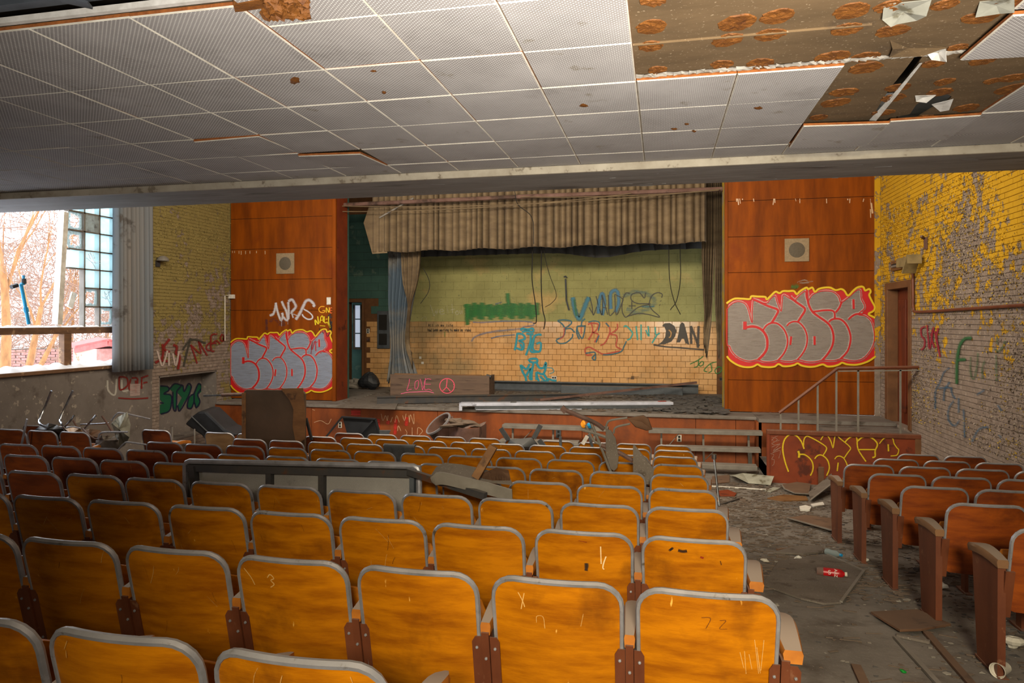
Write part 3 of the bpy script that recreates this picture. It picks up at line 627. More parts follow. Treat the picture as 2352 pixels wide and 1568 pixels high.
# glass blocks: 3 columns by 6 rows plus the strip by the curtain
cy = [pX(u, 620, XW).y for u in (153, 189, 224, 258)]; cy.append(cy[3] + (cy[3] - cy[2])); bh = (pX(250, 542, XW).z - pX(250, 747, XW).z) / 5
def blockgeo(y0, y1, z0, z1):
    g = .012; mb = MB(); y0 += g; y1 -= g; z0 += g; z1 -= g
    for sx in (-1, 1):
        x = XW + sx * .05
        mb.grid(lambda a, b: (x + sx * .012 * math.sin(math.pi * a) * math.sin(math.pi * b), y0 + (y1 - y0) * a, z0 + (z1 - z0) * b), 4, 4)
    return mb
broken = {(0, 5): 1, (0, 4): 1, (1, 1): 1, (2, 0): 1}; absent = {(0, 2), (0, 1), (0, 0), (1, 0)}
for i in range(4):
    for r in range(8):
        z0 = zt1 + .03 + bh * r; z1 = z0 + bh; y0, y1 = cy[i], cy[i + 1]
        if (i, r) in absent: continue
        if (i, r) in broken:
            mb = MB(); n = 14; c = V((XW, (y0 + y1) / 2, (z0 + z1) / 2)); hy, hz = (y1 - y0) / 2 - .012, (z1 - z0) / 2 - .012
            for k in range(n):
                a0, a1 = 2 * math.pi * k / n, 2 * math.pi * (k + 1) / n
                def sq(a, s): m_ = max(abs(math.cos(a)), abs(math.sin(a))); return c + V((0, hy * math.cos(a) / m_ * s, hz * math.sin(a) / m_ * s))
                mb.add([sq(a0, 1), sq(a1, 1), sq(a1, RN.uniform(.55, .9)), sq(a0, RN.uniform(.6, .85))], [(0, 1, 2, 3)])
            mb.build('broken_block', M['jag'], win, solid=.02); continue
        m_ = M['glassdirt'] if (i, r) == (1, 5) else M['glassblock']
        o = blockgeo(y0, y1, z0, z1).build('glass_block', m_, win, smooth=True)
        if (i, r) in ((1, 3), (2, 1)):
            mb = MB(); c = V((XW + .07, (y0 + y1) / 2, (z0 + z1) / 2))
            for k in range(9):
                a = RN.uniform(0, 6.28); q = c + V((0, math.cos(a) * .15, math.sin(a) * .15)); mb.bar(c + V((0, RN.uniform(-.06, .06), RN.uniform(-.06, .06))), q, .012, .004)
            mb.build('crack_lines', M['snow'], o)
ztop = zt1 + .03 + bh * 8
for i in range(1, 5):
    MB().box(XW - .05, XW + .05, cy[i] - .016, cy[i] + .016, zt1 if i > 1 else zt1 + bh * 0, ztop).build('block_joint', M['whitemetal'], win)
for r in range(1, 8):
    MB().box(XW - .05, XW + .05, cy[0] if r >= 3 else cy[1] if r >= 1 else cy[2], cy[4], zt1 + .03 + bh * r - .012, zt1 + .03 + bh * r + .012).build('block_joint', M['mortar'], win)
p0, p1 = pX(131, 745, XW), pX(146, 487, XW); MB().bar(p0, (XW, p1.y, p1.z), .09, .12, (1, 0, 0)).build('leaning_frame_strip', M['white'], win)
MB().bar(pX(160, 706, XW - .2), pX(170, 672, XW - .2), .1, .03, (1, 0, 0)).build('loose_frame_piece', M['white'], win)
# blue scooter caught on the transom
sc0, sc1 = pX(66, 744, XW + .1), pX(48, 652, XW + .1); g0, g1 = pX(26, 659, XW + .1), pX(55, 652, XW + .1); g2 = pX(54, 632, XW + .1)
t = thing('kick_scooter', sc0, 'blue scooter handlebar and stem stuck on the window transom', 'scooter')
MB().tube([sc0, sc1], .026, 8).build('stem', M['blue'], t, smooth=True); MB().tube([sc0 + (sc1 - sc0) * .3, sc0 + (sc1 - sc0) * .42], .036, 8).build('clamp', M['blue'], t, smooth=True)
MB().tube([sc1, (sc1 + g1) / 2, g1], .022, 8).tube([g1, g2], .02, 8).build('handlebar', M['blue'], t, smooth=True)
MB().tube([g0, g0 + (sc1 - g0) * .6], .034, 8).build('grip', M['black'], t, smooth=True); MB().tube([g1 + (g2 - g1) * .0, g1 + (g2 - g1) * .6], .034, 8).build('grip', M['black'], t, smooth=True)
# snowy yard
struct(MB().grid(lambda a, b: (-60 + 47.5 * a, -25 + 75 * b, -.2 + .25 * math.sin(a * 9) * math.sin(b * 11) + .9 * (1 - a)), 40, 40).build('ground_snow', M['snow'], smooth=True), 'snow covered yard outside the window')
def tree(base, h, r0, lean, label, seed, depth=5, spread=.5):
    rn = random.Random(seed); t = thing('bare_tree', base, label, 'tree', 'bare trees outside the window'); tr, br, tw = MB(), MB(), MB()
    def grow(p, d, L, r, lv):
        pts = [p]; rs = [r]; q = V(p); dd = V(d)
        for k in range(4):
            dd = (dd + V((rn.uniform(-1, 1), rn.uniform(-1, 1), rn.uniform(-.3, .5))) * .16).normalized(); q = q + dd * (L / 4); pts.append(q.copy()); rs.append(r * (1 - .12 * (k + 1)))
        (tr if lv == 0 else br if lv < 3 else tw).tube(pts, rs, 9 if lv == 0 else 6 if lv < 3 else 3, cap=False)
        if lv >= depth: return
        for k in range(3 if lv < 3 else 4):
            i = rn.choice((2, 3, 4)) if lv else rn.choice((3, 4, 4)); a = dd + V((rn.uniform(-1, 1), rn.uniform(-1, 1), rn.uniform(-.1, .7))) * (spread * (1.2 if lv else 1.0)); grow(pts[i], a.normalized(), L * rn.uniform(.55, .8), rs[i] * rn.uniform(.45, .7), lv + 1)
    grow(V(base), (V(lean) + V((0, 0, 1))).normalized(), h * .38, r0, 0)
    tr.build('trunk', M['bark'], t, smooth=True); br.build('branches', M['bark'], t, smooth=True); tw.build('twigs', M['twig'], t, kind='stuff')
def gp(u, d): p = pD(u, 739, d); return V((p.x, p.y, .2))
trees = [((8, 21), 11, .17, (0, .05, 0), 'thick bare orange-brown tree beside the blue scooter', .35), ((40, 19), 8, .12, (.1, .3, 0), 'slender bare tree rising behind the scooter stem', .5), ((62, 23), 8, .10, (0, .5, 0), 'thin bare tree leaning towards the glass blocks', .5), ((105, 26), 7, .08, (0, .4, 0), 'small bare tree behind the leaning white frame strip', .6), ((20, 30), 12, .16, (0, .1, 0), 'tall bare tree at the back of the yard', .5), ((170, 30), 9, .1, (0, -.2, 0), 'bare tree behind the red roofed shed', .6), ((235, 33), 10, .12, (0, -.1, 0), 'bare tree seen through the gap beneath the glass blocks', .6)]
for n, ((u, d), h, r, ln, lb, spd) in enumerate(trees): tree(gp(u, d), h, r, ln, lb, 11 + n * 7, 5, spd)
mb = MB()
for k in range(2600):
    u = RN.uniform(-40, 300); d = RN.uniform(24, 36); p = gp(u, d) + V((0, 0, RN.uniform(-.2, 6.5))); dr_ = V((RN.uniform(-1, 1), RN.uniform(-1, 1), RN.uniform(-.2, 1))).normalized()
    L_ = RN.uniform(.5, 2.2); q = p + dr_ * L_; m1 = (p + q) / 2 + V((RN.uniform(-.2, .2), RN.uniform(-.2, .2), RN.uniform(-.2, .2))); mb.tube([p, m1, q], [.018, .012, .006], 3, cap=False)
o = mb.build('undergrowth_twigs', M['twig']); o['kind'] = 'stuff'; o['label'] = 'tangle of thin bare twigs across the yard'
# red roofed shed and a brick wall
a, b = pD(168, 836, 17.5), pD(285, 836, 17.5); z1 = pD(215, 800, 17.5).z; zr = pD(215, 783, 17.5).z; bk = (ray(222, 739) * V((1, 1, 0))).normalized() * 2.2; dz = V((0, 0, 1)); m0 = pD(222, 836, 17.2)
t = thing('shed', (a.x, a.y, 0), 'small red roofed shed with salmon walls standing in the snow', 'shed')
A, B, m0 = V((a.x, a.y, 0)), V((b.x, b.y, 0)), V((m0.x, m0.y, 0))
MB().prism([A, m0, m0 + bk, A + bk], dz * z1).build('wall', M['pinkwall'], t); MB().prism([m0, B, B + bk, m0 + bk], dz * z1).build('wall', M['redbrick'], t)
mm = m0 + dz * (zr); e = (B - A).normalized() * .25; f = bk.normalized() * .3; n_ = V((.35, 0, 0))
MB().prism([A + dz * z1 - e + n_, mm + n_, mm + bk - f, A + dz * z1 - e + bk - f], dz * .07).prism([mm + n_, B + dz * z1 + e + n_, B + dz * z1 + e + bk, mm + bk], dz * .07).build('roof', M['redroof'], t)
MB().bar(A + dz * (z1 - .05) - e + n_, mm + n_ - dz * .05, .05, .12).bar(mm + n_ - dz * .05, B + dz * (z1 - .05) + e + n_, .05, .12).build('fascia', M['redroof'], t)
bw0, bw1 = pD(-60, 845, 24), pD(300, 845, 27); zt_ = pD(90, 803, 24).z
yard = struct(MB().prism([V((bw0.x, bw0.y, 0)), V((bw1.x, bw1.y, 0)), V((bw1.x - .3, bw1.y, 0)), V((bw0.x - .3, bw0.y, 0))], dz * (zt_)).build('wall_yard', M['mortar']), 'low pink brick wall across the yard')
u_ = (V((bw1.x, bw1.y, 0)) - V((bw0.x, bw0.y, 0))); Lw = u_.length; u_.normalize(); nn_ = V((-u_.y, u_.x, 0)); nn_ = nn_ if nn_.x > 0 else -nn_; mb = MB()
r = 0; z = .1
while z < zt_ - .05:
    k = -.15 * (r % 2)
    while k < Lw: mb.obox(V((bw0.x, bw0.y, z + .05)) + u_ * (k + .14) + nn_ * .01, u_ * .135, nn_ * .02, dz * .043); k += .3
    z += .1; r += 1
mb.build('brickwork', M['redbrick'], yard, kind='stuff')
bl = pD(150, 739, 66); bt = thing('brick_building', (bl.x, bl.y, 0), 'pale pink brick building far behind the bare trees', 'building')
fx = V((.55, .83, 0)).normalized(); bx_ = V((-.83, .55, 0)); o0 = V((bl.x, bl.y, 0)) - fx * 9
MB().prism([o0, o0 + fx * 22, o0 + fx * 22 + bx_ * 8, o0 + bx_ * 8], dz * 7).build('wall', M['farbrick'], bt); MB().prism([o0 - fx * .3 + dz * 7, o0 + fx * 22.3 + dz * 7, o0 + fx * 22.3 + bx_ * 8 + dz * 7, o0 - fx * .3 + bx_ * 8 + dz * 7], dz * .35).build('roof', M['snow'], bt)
for k in range(6):
    for r in range(2):
        c = o0 + fx * (2.2 + 3.4 * k) - bx_ * .03 + dz * (2.6 + 3.2 * r); f_ = MB().obox(c, fx * .75, bx_ * .06, dz * .95).build('window', M['white'], bt); MB().obox(c - bx_ * .05, fx * .65, bx_ * .03, dz * .85).build('pane', M['whitemetal'], f_)
# ================================================================ CURTAINS AND STAGE RIGGING
def pleats(p0, p1, zt, zb, n, amp, mats, name, label, cat, rag=0, sub=None, seed=1, taper=0, dirn=(0, 1, 0), solid=.006, nv=10):
    """hanging cloth from p0 to p1 (plan points); zt, zb give the top and bottom height at 0..1"""
    rn = random.Random(seed); ph = [rn.uniform(.7, 1.3) for _ in range(n + 2)]; am = [rn.uniform(.6, 1.3) for _ in range(n + 2)]; N = n * 12; d = V(dirn); mb = MB(); P0, P1 = V(p0), V(p1)
    cum = [0]
    for k in range(n): cum.append(cum[-1] + ph[k])
    rg = [rn.uniform(0, 1) for _ in range(N + 1)]
    def fn(a, b):
        s = a * cum[-1]; k = 0
        while k < n - 1 and cum[k + 1] < s: k += 1
        t = (s - cum[k]) / ph[k]; wv = math.sin(2 * math.pi * t); wv = wv * (1 - .35 * abs(wv)) * 1.4
        if rag < 0: wv = 1 - 2 * abs(math.sin(math.pi * t)) ** .6
        z0, z1 = zt(a), zb(a)
        if rag > 0: z1 += rag * (rg[int(a * N)] ** 2) * (1 if b > 0 else 0)
        aa = a
        if taper: aa = .5 + (a - .5) * (1 - taper * (1 - b) if taper > 0 else 1)
        return P0 + (P1 - P0) * aa + d * (amp * am[k] * wv * (1.0 - .35 * b)) + V((0, 0, z1 + (z0 - z1) * b))
    mb.grid(fn, N, nv)
    return mb.build(name, mats, None, smooth=True, solid=solid)
yc0, yc1 = pX(264, 700, XL + .2).y, pX(349, 700, XL + .2).y; zcb = pX(300, 851, XL + .2).z
o = pleats((XL + .2, yc0, 0), (XL + .22, yc1, 0), lambda a: 5.9, lambda a: zcb, 9, .075, M['curtaing'], 'window_curtain', '', '', dirn=(-1, 0, 0), seed=4, rag=-1)
tag(o, 'long grey pleated curtain hanging beside the glass block window', 'curtain')
Yv = 14.62
vx0, vx1 = pY(843, 500, Yv).x, pY(1622, 500, Yv).x; zb0, zb1 = pY(862, 580, Yv).z, pY(1615, 557, Yv).z
t = thing('stage_valance', ((vx0 + vx1) / 2, Yv, zb0), 'tan pleated valance curtain across the top of the stage opening', 'curtain')
o = pleats((vx0 + .12, Yv, 0), (vx1, Yv, 0), lambda a: 6.29, lambda a: zb0 + (zb1 - zb0) * a + .02 * math.sin(a * 40), 50, .075, M['curtain'], 'valance_cloth', '', '', seed=9, nv=14, rag=-1); setp(o, t)
# the stiff flared end piece of the valance
q = [pY(u, v, Yv) for u, v in [(850, 470), (836, 512), (856, 583), (890, 581), (886, 468)]]
mb = MB(); mb.prism([p + V((0, -.02, 0)) for p in q], (0, .02, 0)); mb.build('flared_end', M['curtain'], t)
zp = 5.26
MB().tube([(-7.4, 14.2, zp - .02), (-2.8, 14.2, zp + .01), (1.19, 14.2, zp)], .045, 8).build('batten_pipe', M['rust'], t, smooth=True)
def sag(p, q, dz, n=14): return [V(p) + (V(q) - V(p)) * (k / n) + V((0, 0, -dz * 4 * (k / n) * (1 - k / n))) for k in range(n + 1)]
for p, q, dz_ in (((-6.98, 14.1, 5.2), (1.15, 14.1, 5.24), .13), ((-6.98, 14.12, 5.08), (-.6, 14.12, 5.23), .1), ((-2.9, 14.08, 5.24), (1.1, 14.1, 5.22), .05)):
    o = MB().tube(sag(p, q, dz_), .009, 5).build('batten_rope', M['curtain'], t, smooth=True)
MB().bar(pY(872, 500, 14.3), pY(950, 455, 14.3), .03, .03).build('hanging_strut', M['whitemetal'], t)
Y2 = 15.7; a0, a1 = pY(895, 580, Y2).x, pY(1612, 580, Y2).x; zv0, zv1 = pY(900, 592, Y2).z, pY(1600, 571, Y2).z
o = pleats((a0, Y2, 0), (a1, Y2, 0), lambda a: 6.29, lambda a: zv0 + (zv1 - zv0) * a - (.14 * math.exp(-((a - .70) / .09) ** 2)), 26, .05, M['curtaind'], 'border_curtain', '', '', seed=13, rag=-1)
tag(o, 'dark border curtain sagging behind the tan valance', 'curtain')
# wing curtains
Y3 = 15.3
def drape(name, label, edgeL, edgeR, Y, n, amp, mats, seed, rag):
    """edges: (u, v) lists from top to bottom"""
    L_, R_ = cat_rom([pY(u, v, Y) for u, v in edgeL], 4), cat_rom([pY(u, v, Y) for u, v in edgeR], 4); rn = random.Random(seed); N = n * 7; L_[0].z = R_[0].z = ZH - .002; nv = min(len(L_), len(R_)) - 1
    rg = [rn.random() ** 2 for _ in range(N + 1)]; ph = [rn.uniform(0, .5) for _ in range(n + 1)]; mb = MB()
    def fn(a, b):
        i = b * nv; k = int(min(i, nv - 1)); t_ = i - k; l, r = L_[k].lerp(L_[k + 1], t_), R_[k].lerp(R_[k + 1], t_); p = l.lerp(r, a)
        s = a * n; p = p + V((0, amp * math.sin(2 * math.pi * s + 2 * ph[int(min(s, n))]) * (1 - .2 * b), 0))
        if b > .6: p = p + V((0, 0, rag * rg[int(a * N)] * (b - .6) / .4))
        return p
    mb.grid(fn, N, nv); o = mb.build(name, mats, None, smooth=True, solid=.006); tag(o, label, 'curtain'); return o
drape('wing_curtain', 'torn tan and blue-stained wing curtain gathered near the stage doorway', [(888, 380), (890, 600), (890, 700), (896, 800), (886, 880)], [(968, 380), (966, 600), (950, 690), (938, 790), (962, 885)], Y3, 8, .06, M['curtainb'], 3, .25)
drape('wing_curtain', 'ragged tan strip of curtain knotted in front of the stained wing curtain', [(920, 380), (922, 620), (936, 700), (930, 790), (944, 830)], [(966, 380), (964, 610), (944, 700), (940, 780), (948, 850)], Y3 - .12, 4, .04, M['curtain'], 5, .3)
drape('wing_curtain', 'ragged brown-grey wing curtain in torn strips beside the brick-side panelling', [(1612, 375), (1612, 560), (1614, 650), (1618, 740), (1616, 800)], [(1642, 375), (1642, 560), (1638, 650), (1634, 740), (1624, 830)], Y3, 5, .05, M['curtain'], 6, .7)
drape('wing_curtain', 'narrow shredded curtain strip hanging lowest beside the stage edge', [(1640, 375), (1642, 560), (1642, 680), (1646, 760), (1650, 822)], [(1660, 375), (1660, 560), (1658, 680), (1656, 740), (1653, 826)], Y3 - .1, 4, .04, M['curtain'], 8, .5)
# hanging wires
def wire(pts, r, label, Y=15.0, name='hanging_wire', m='dark'):
    P = cat_rom([pY(u, v, Y) for u, v in pts], 5)
    if pts[0][1] < 400: P[0] = V((P[0].x, Y, ZH - .002))
    o = MB().tube(P, r, 5).build(name, M[m], None, smooth=True); tag(o, label, 'wire', 'wires hanging over the stage'); return o
wire([(1222, 378), (1222, 480), (1223, 580), (1222, 640), (1230, 700), (1232, 738), (1225, 742)], .012, 'dark hooked wire hanging over the green paint')
wire([(1244, 378), (1244, 560), (1243, 640), (1246, 705), (1252, 735), (1249, 756)], .012, 'dark wire hanging beside the hooked wire')
wire([(1250, 378), (1250, 560), (1252, 590), (1262, 630), (1278, 676), (1268, 695), (1252, 705)], .007, 'thin looping wire bowed out over the block wall')
wire([(1536, 378), (1536, 550), (1538, 640), (1548, 690), (1560, 716), (1563, 722)], .009, 'wire with ringed end crossing another, over the block wall')
wire([(1562, 378), (1562, 560), (1563, 640), (1554, 690), (1542, 708), (1540, 712)], .009, 'wire with small loop end crossing another, over the block wall')
wire([(972, 615), (986, 645), (984, 670), (966, 697)], .008, 'thin dark wire curving from the stained wing curtain')
wire([(1182, 438), (1190, 470), (1222, 500), (1226, 560)], .008, 'thin wire dropping from the batten pipe in front of the valance', 14.1)
tag(MB().tube([pY(1299, 640, YB - .06), pY(1301, 690, YB - .06), pY(1307, 712, YB - .06)], .022, 6).tube([pY(1295, 636, YB - .06), pY(1299, 634, YB - .06), pY(1302, 638, YB - .06)], .02, 6).build('cable_stub', M['gvinyl'], None), 'short grey cable stub fixed to the green block wall', 'cable')
# ================================================================ AUDITORIUM SEATS
SW, ST, SB, SR = .466, .85, .36, .085
def lean(z): return -.11 * (z - SB) / (ST - SB)
def bulge(x): return -.030 * (1 - (2 * x / SW) ** 2)
def halfw(z):
    h = SW / 2 - .004 * (ST - z) / .5
    if z > ST - SR: h -= SR - math.sqrt(max(0, SR * SR - (z - ST + SR) ** 2))
    if z < SB + .04: h -= .04 - math.sqrt(max(0, .0016 - (SB + .04 - z) ** 2))
    return h
def back_mesh(m):
    mb = MB(); zs = [SB, SB + .012, SB + .04] + [SB + .04 + (ST - SR - SB - .04) * k / 4 for k in range(1, 5)] + [ST - SR + SR * math.sin(math.pi / 2 * k / 6) for k in range(1, 7)]
    nx = 12
    for off in (-.007, .007):
        for z in zs:
            for i in range(nx + 1):
                x = halfw(min(z, ST - 1e-5)) * (2 * i / nx - 1); mb.v.append((x, lean(z) + bulge(x) + off, z))
    R_ = len(zs); W_ = nx + 1
    for s in range(2):
        for j in range(R_ - 1):
            for i in range(nx):
                a = s * R_ * W_ + j * W_ + i; q = (a, a + 1, a + W_ + 1, a + W_); mb.f.append(q if s == 0 else q[::-1]); mb.m.append(0)
    return mb.mesh('backrest', m, True)
def trim_pts():
    zs = [SB + .03, SB + .1, SB + .2, ST - SR - .08, ST - SR] + [ST - SR + SR * math.sin(math.pi / 2 * k / 5) for k in range(1, 6)]
    L_ = [(-halfw(min(z, ST - 1e-5)), z) for z in zs]; xt = SW / 2 - SR
    top = [(-xt + 2 * xt * k / 8, ST) for k in range(1, 8)]
    pts = L_ + top + [(-x, z) for x, z in reversed(L_)]
    return [V((x, lean(z) + bulge(x), z)) for x, z in pts]
seat0 = thing('auditorium_seat', (0, 0, 0), 'seat', 'seat')
def part(name, me, parent=seat0):
    o = bpy.data.objects.new(name, me); C.objects.link(o); o.parent = parent; return o
bk_me = [back_mesh(M['seat']), back_mesh(M['seat_dim']), back_mesh(M['seat3'])]
part('backrest', bk_me[0])
part('edge_trim', MB().tube(trim_pts(), .0105, 6, flat=1.25).mesh('edge_trim', M['steel'], True))
def pan():
    mb = MB()
    def fn(a, b):
        x = (a - .5) * .43; e = .5 - abs(a - .5); z = .36 + .30 * b; y = .09 + .03 * b + .02 * math.cos(math.pi * (a - .5)) - (.03 * (1 - b) ** 3); return (x * (1 - .25 * max(0, b - .85) / .15 * .5), y, z)
    return mb.grid(fn, 8, 6).mesh('seat_pan', M['seat'], True)
o = part('seat_pan', pan()); md = o.modifiers.new('solid', 'SOLIDIFY'); md.thickness = .016
def leanbox(mb, x0, x1, z0, z1, y0, y1):
    v = [(x, lean(z) + y, z) for z in (z0, z1) for y in (y0, y1) for x in (x0, x1)]
    mb.add(v, [(0, 2, 3, 1), (4, 5, 7, 6), (0, 1, 5, 4), (2, 6, 7, 3), (0, 4, 6, 2), (1, 3, 7, 5)])
def flange(mb, s):
    x0, x1 = s * .016, s * .052; o = .26; pts = [(x0, .30), (x1, .30), (x1, .585), (x1 - s * .012, .605), (x0, .605)]
    P = [V((o + x, lean(z) + bulge(min(abs(o + x), SW / 2) if s < 0 else SW / 2) - .017, z)) for x, z in pts]
    mb.prism(P, (0, .006, 0))
mb = MB(); leanbox(mb, .246, .274, .30, .625, -.026, .03); mb.box(.247, .273, .0, .07, .0, .32); mb.box(.235, .285, -.05, .14, 0, .012)
flange(mb, -1); flange(mb, 1)
std = part('standard', mb.mesh('standard', M['brownsteel']))
for x in (.225, .26, .295):
    for z in ((.56, .38) if x != .26 else (.52, .36)):
        mb = MB().lathe([(.0065, 0), (.005, .004), (0, .005)], 6, (x, lean(z) - .020 if x != .26 else lean(z) - .027, z), (0, -1, 0)); part('bolt', mb.mesh('bolt', M['steel']), std)
def arm(x, wd=.05, fwd=.31):
    mb = MB(); prof = []
    for k in range(9):
        t = k / 8; y = -.075 + (fwd + .075) * t; h = wd / 2 * (1.0 if t < .7 else math.sqrt(max(.05, 1 - ((t - .7) / .3) ** 2)))
        h *= (.78 + .5 * min(1, t * 1.6)); prof.append((y, h, .66 + .016 * math.sin(math.pi * t) - .03 * (t ** 3)))
    for dz, sx in ((-.046, .86), (-.014, 1.0), (0, .82)):
        for y, h, z in prof:
            for s in (-1, 1): mb.v.append((x + s * h * sx, y, z + dz))
    n = len(prof)
    for L_ in range(2):
        for k in range(n - 1):
            a = L_ * n * 2 + 2 * k; b = a + n * 2
            mb.f += [(a, a + 2, b + 2, b), (a + 3, a + 1, b + 1, b + 3)]; mb.m += [0, 0]
        a = L_ * n * 2; b = a + n * 2; mb.f += [(a + 1, a, b, b + 1), (a + 2 * n - 2, a + 2 * n - 1, b + 2 * n - 1, b + 2 * n - 2)]; mb.m += [0, 0]
    t0 = 4 * n
    for k in range(n - 1): mb.f += [(t0 + 2 * k, t0 + 2 * k + 1, t0 + 2 * k + 3, t0 + 2 * k + 2), (2 * k + 1, 2 * k, 2 * k + 2, 2 * k + 3)]; mb.m += [0, 0]
    return mb.mesh('armrest', M['armwood'], True)
part('armrest', arm(.26))
arm_wide = arm(.285, .085, .32)
mb = MB()
for s in (-1,):
    x = -.285; pts = [(x, -.05 + .03 * 0, 0), (x, .20, 0), (x, .27, .62), (x, -.055, .62)]
    mb.prism(pts, (.04, 0, 0)); mb.box(x - .004, x + .05, -.07, .22, 0, .012); leanbox(mb, x + .03, x + .075, .33, .60, -.028, -.012)
end_me = mb.mesh('end_panel', M['brownsteel']); arm_l = arm(-.268, .075, .33); arm_l.materials[0] = M['armdust']
NTH = ['aisle', 'second', 'third', 'fourth', 'fifth', 'sixth', 'seventh', 'eighth', 'ninth', 'tenth', 'eleventh', 'twelfth', 'thirteenth', 'fourteenth', 'fifteenth', 'sixteenth', 'seventeenth', 'eighteenth', 'nineteenth']
ROW = ['rearmost', 'second', 'third', 'fourth', 'fifth', 'sixth', 'seventh', 'eighth', 'ninth', 'front']
look = {(0, 0): 'carved with faint numbers', (1, 0): 'with burn mark', (1, 1): 'with pale scratches', (0, 1): 'with a scratched Y', (0, 3): 'with a chalked squiggle'}
nplaced = 0; seats = {}
def visible(x, y, z):
    for dx in (-.24, .24):
        p = proj((x + dx, y, z + .8))
        if p and -5 < p[0] < 2357 and p[1] < 1575: return True
    return False
skip = set()
for i in range(12, 19): skip.add((5, i))
skip |= {(6, i) for i in (11, 12, 13, 14, 18)} | {(7, i) for i in (10, 13, 15, 16)} | {(8, i) for i in range(10, 19)}
for k in range(-1, 9):
    Y = 2.43 + .87 * k; yr = Y + .11; z = fz(yr)
    for i in range(19):
        x = .145 - .5205 * i
        if x < -9.25 or (k, i) in skip or not visible(x, Y, z): continue
        nth = 'at the aisle' if i == 0 else f'{NTH[i]} from aisle'
        lk = look.get((k, i), '')
        lab = f"orange seat {lk + ', ' if lk else ''}{nth}, {ROW[k + 1]} row {'from rear ' if 0 <= k < 8 else ''}of wide block".replace('  ', ' ')
        o = dup(seat0, (x + RN.uniform(-.006, .006), yr + RN.uniform(-.01, .01), z), RN.uniform(-.012, .012), lab, 'seats of the wide block'); nplaced += 1
        if i == 0:
            for c in o.children:
                if c.name.startswith('armrest'): c.data = arm_wide
        seats[(k, i)] = o
        if i >= 9 or (i > 6 and k < 1):  # outer seats take the dimmed plywood, light falloff done by colour
            for c in o.children:
                if c.name.startswith('backrest'): c.data = bk_me[2 if (k, i) in ((7, 11), (7, 12)) else 1]
RROW = {2: 'rearmost', 3: 'second', 4: 'third', 5: 'fourth', 6: 'fifth', 7: 'sixth', 8: 'front'}
for k in range(2, 9):
    Y = 2.43 + .87 * k; yr = Y + .11; z = fz(yr); i0 = {7: 1, 8: 2}.get(k, 0)
    for i in range(i0, 4):
        x = 2.085 + .5205 * i
        if not visible(x, Y, z): continue
        nth = 'aisle seat' if i == 0 else f'{NTH[i]} from the aisle'
        lab = f"shade-reddened seat, {nth}, {RROW[k]} row {'from rear ' if 2 < k < 8 else ''}of block by yellow brick"
        lab = ' '.join(lab.split()[:99])
        o = dup(seat0, (x, yr, z), RN.uniform(-.01, .01), lab, 'seats beside the yellow brick wall')
        if i == i0:
            for nm, me in (('end_panel', end_me), ('armrest', arm_l)):
                q = bpy.data.objects.new(nm, me); C.objects.link(q); q.parent = o
        if True:  # whole block wears the dimmed plywood, its shading put into colour
            for c in o.children:
                if c.name.startswith('backrest'): c.data = bk_me[1]
def on_back(o, name, label, strokes):
    L_ = o.location; c_, s_ = math.cos(o.rotation_euler.z), math.sin(o.rotation_euler.z)
    def pl_(u, v, q):
        y = lean(v) + bulge(u) - .0078 - q; return V((L_.x + c_ * u - s_ * y, L_.y + s_ * u + c_ * y, L_.z + v))
    h = next(c for c in o.children if c.name.startswith('backrest')); q = paint(name, pl_, strokes, h, label, off=.0004); q['kind'] = 'stuff'; return q
pale, blk = 'd8a860', '1c0c06'
on_back(seats[(1, 0)], 'burn_mark', 'dark burnt blobs near the top edge', [([(-.105, .805), (-.098, .797)], .03, blk, .9), ([(-.07, .80), (-.05, .796), (-.03, .80)], .018, blk, .8), ([(.03, .775), (.045, .77)], .012, '8a2008', .8), ([(.12, .76), (.125, .74)], .006, blk, .7)])
on_back(seats[(1, 1)], 'scratch_marks', 'pale scratches and a black blot', [([(.085, .79), (.086, .70)], .006, 'f0d0a0', .9), ([(.11, .74), (.098, .705), (.094, .68), (.10, .672)], .007, 'f0d0a0', .9), ([(.015, .70), (.016, .685), (.013, .66)], .022, '2a2018', .85), ([(-.02, .815), (.02, .81)], .004, '7a1a08', .7)])
on_back(seats[(0, 1)], 'scratch_marks', 'pale scratched letter Y', [([(-.135, .80), (-.12, .77), (-.112, .745)], .004, pale, .95), ([(-.112, .80), (-.122, .755), (-.126, .735)], .004, pale, .95), ([(-.07, .69), (-.068, .715), (-.045, .715), (-.04, .67)], .003, pale, .8), ([(.1, .74), (.09, .69)], .003, pale, .6)])
on_back(seats[(0, 0)], 'scratch_marks', 'cluster of pale scratches and faint numbers', [([(.11 + .012 * q + RN.uniform(-.02, .02), .66 + RN.uniform(-.02, .05)), (.13 + .008 * q + RN.uniform(-.02, .02), .58 + RN.uniform(-.02, .03))], .0028, pale, .75) for q in range(7)] + [([(-.02, .77), (.01, .77), (-.005, .73)], .003, '5a2c06', .7), ([(.04, .765), (.06, .765), (.04, .735), (.065, .735)], .003, '5a2c06', .7)])
on_back(seats[(0, 3)], 'scratch_marks', 'pale slash and squiggle', [([(-.2, .80), (-.17, .765), (-.155, .735)], .006, pale, .9), ([(-.09, .775), (-.075, .79), (-.06, .775), (-.075, .765), (-.062, .75), (-.08, .735)], .006, pale, .85)])
rs = random.Random(5)
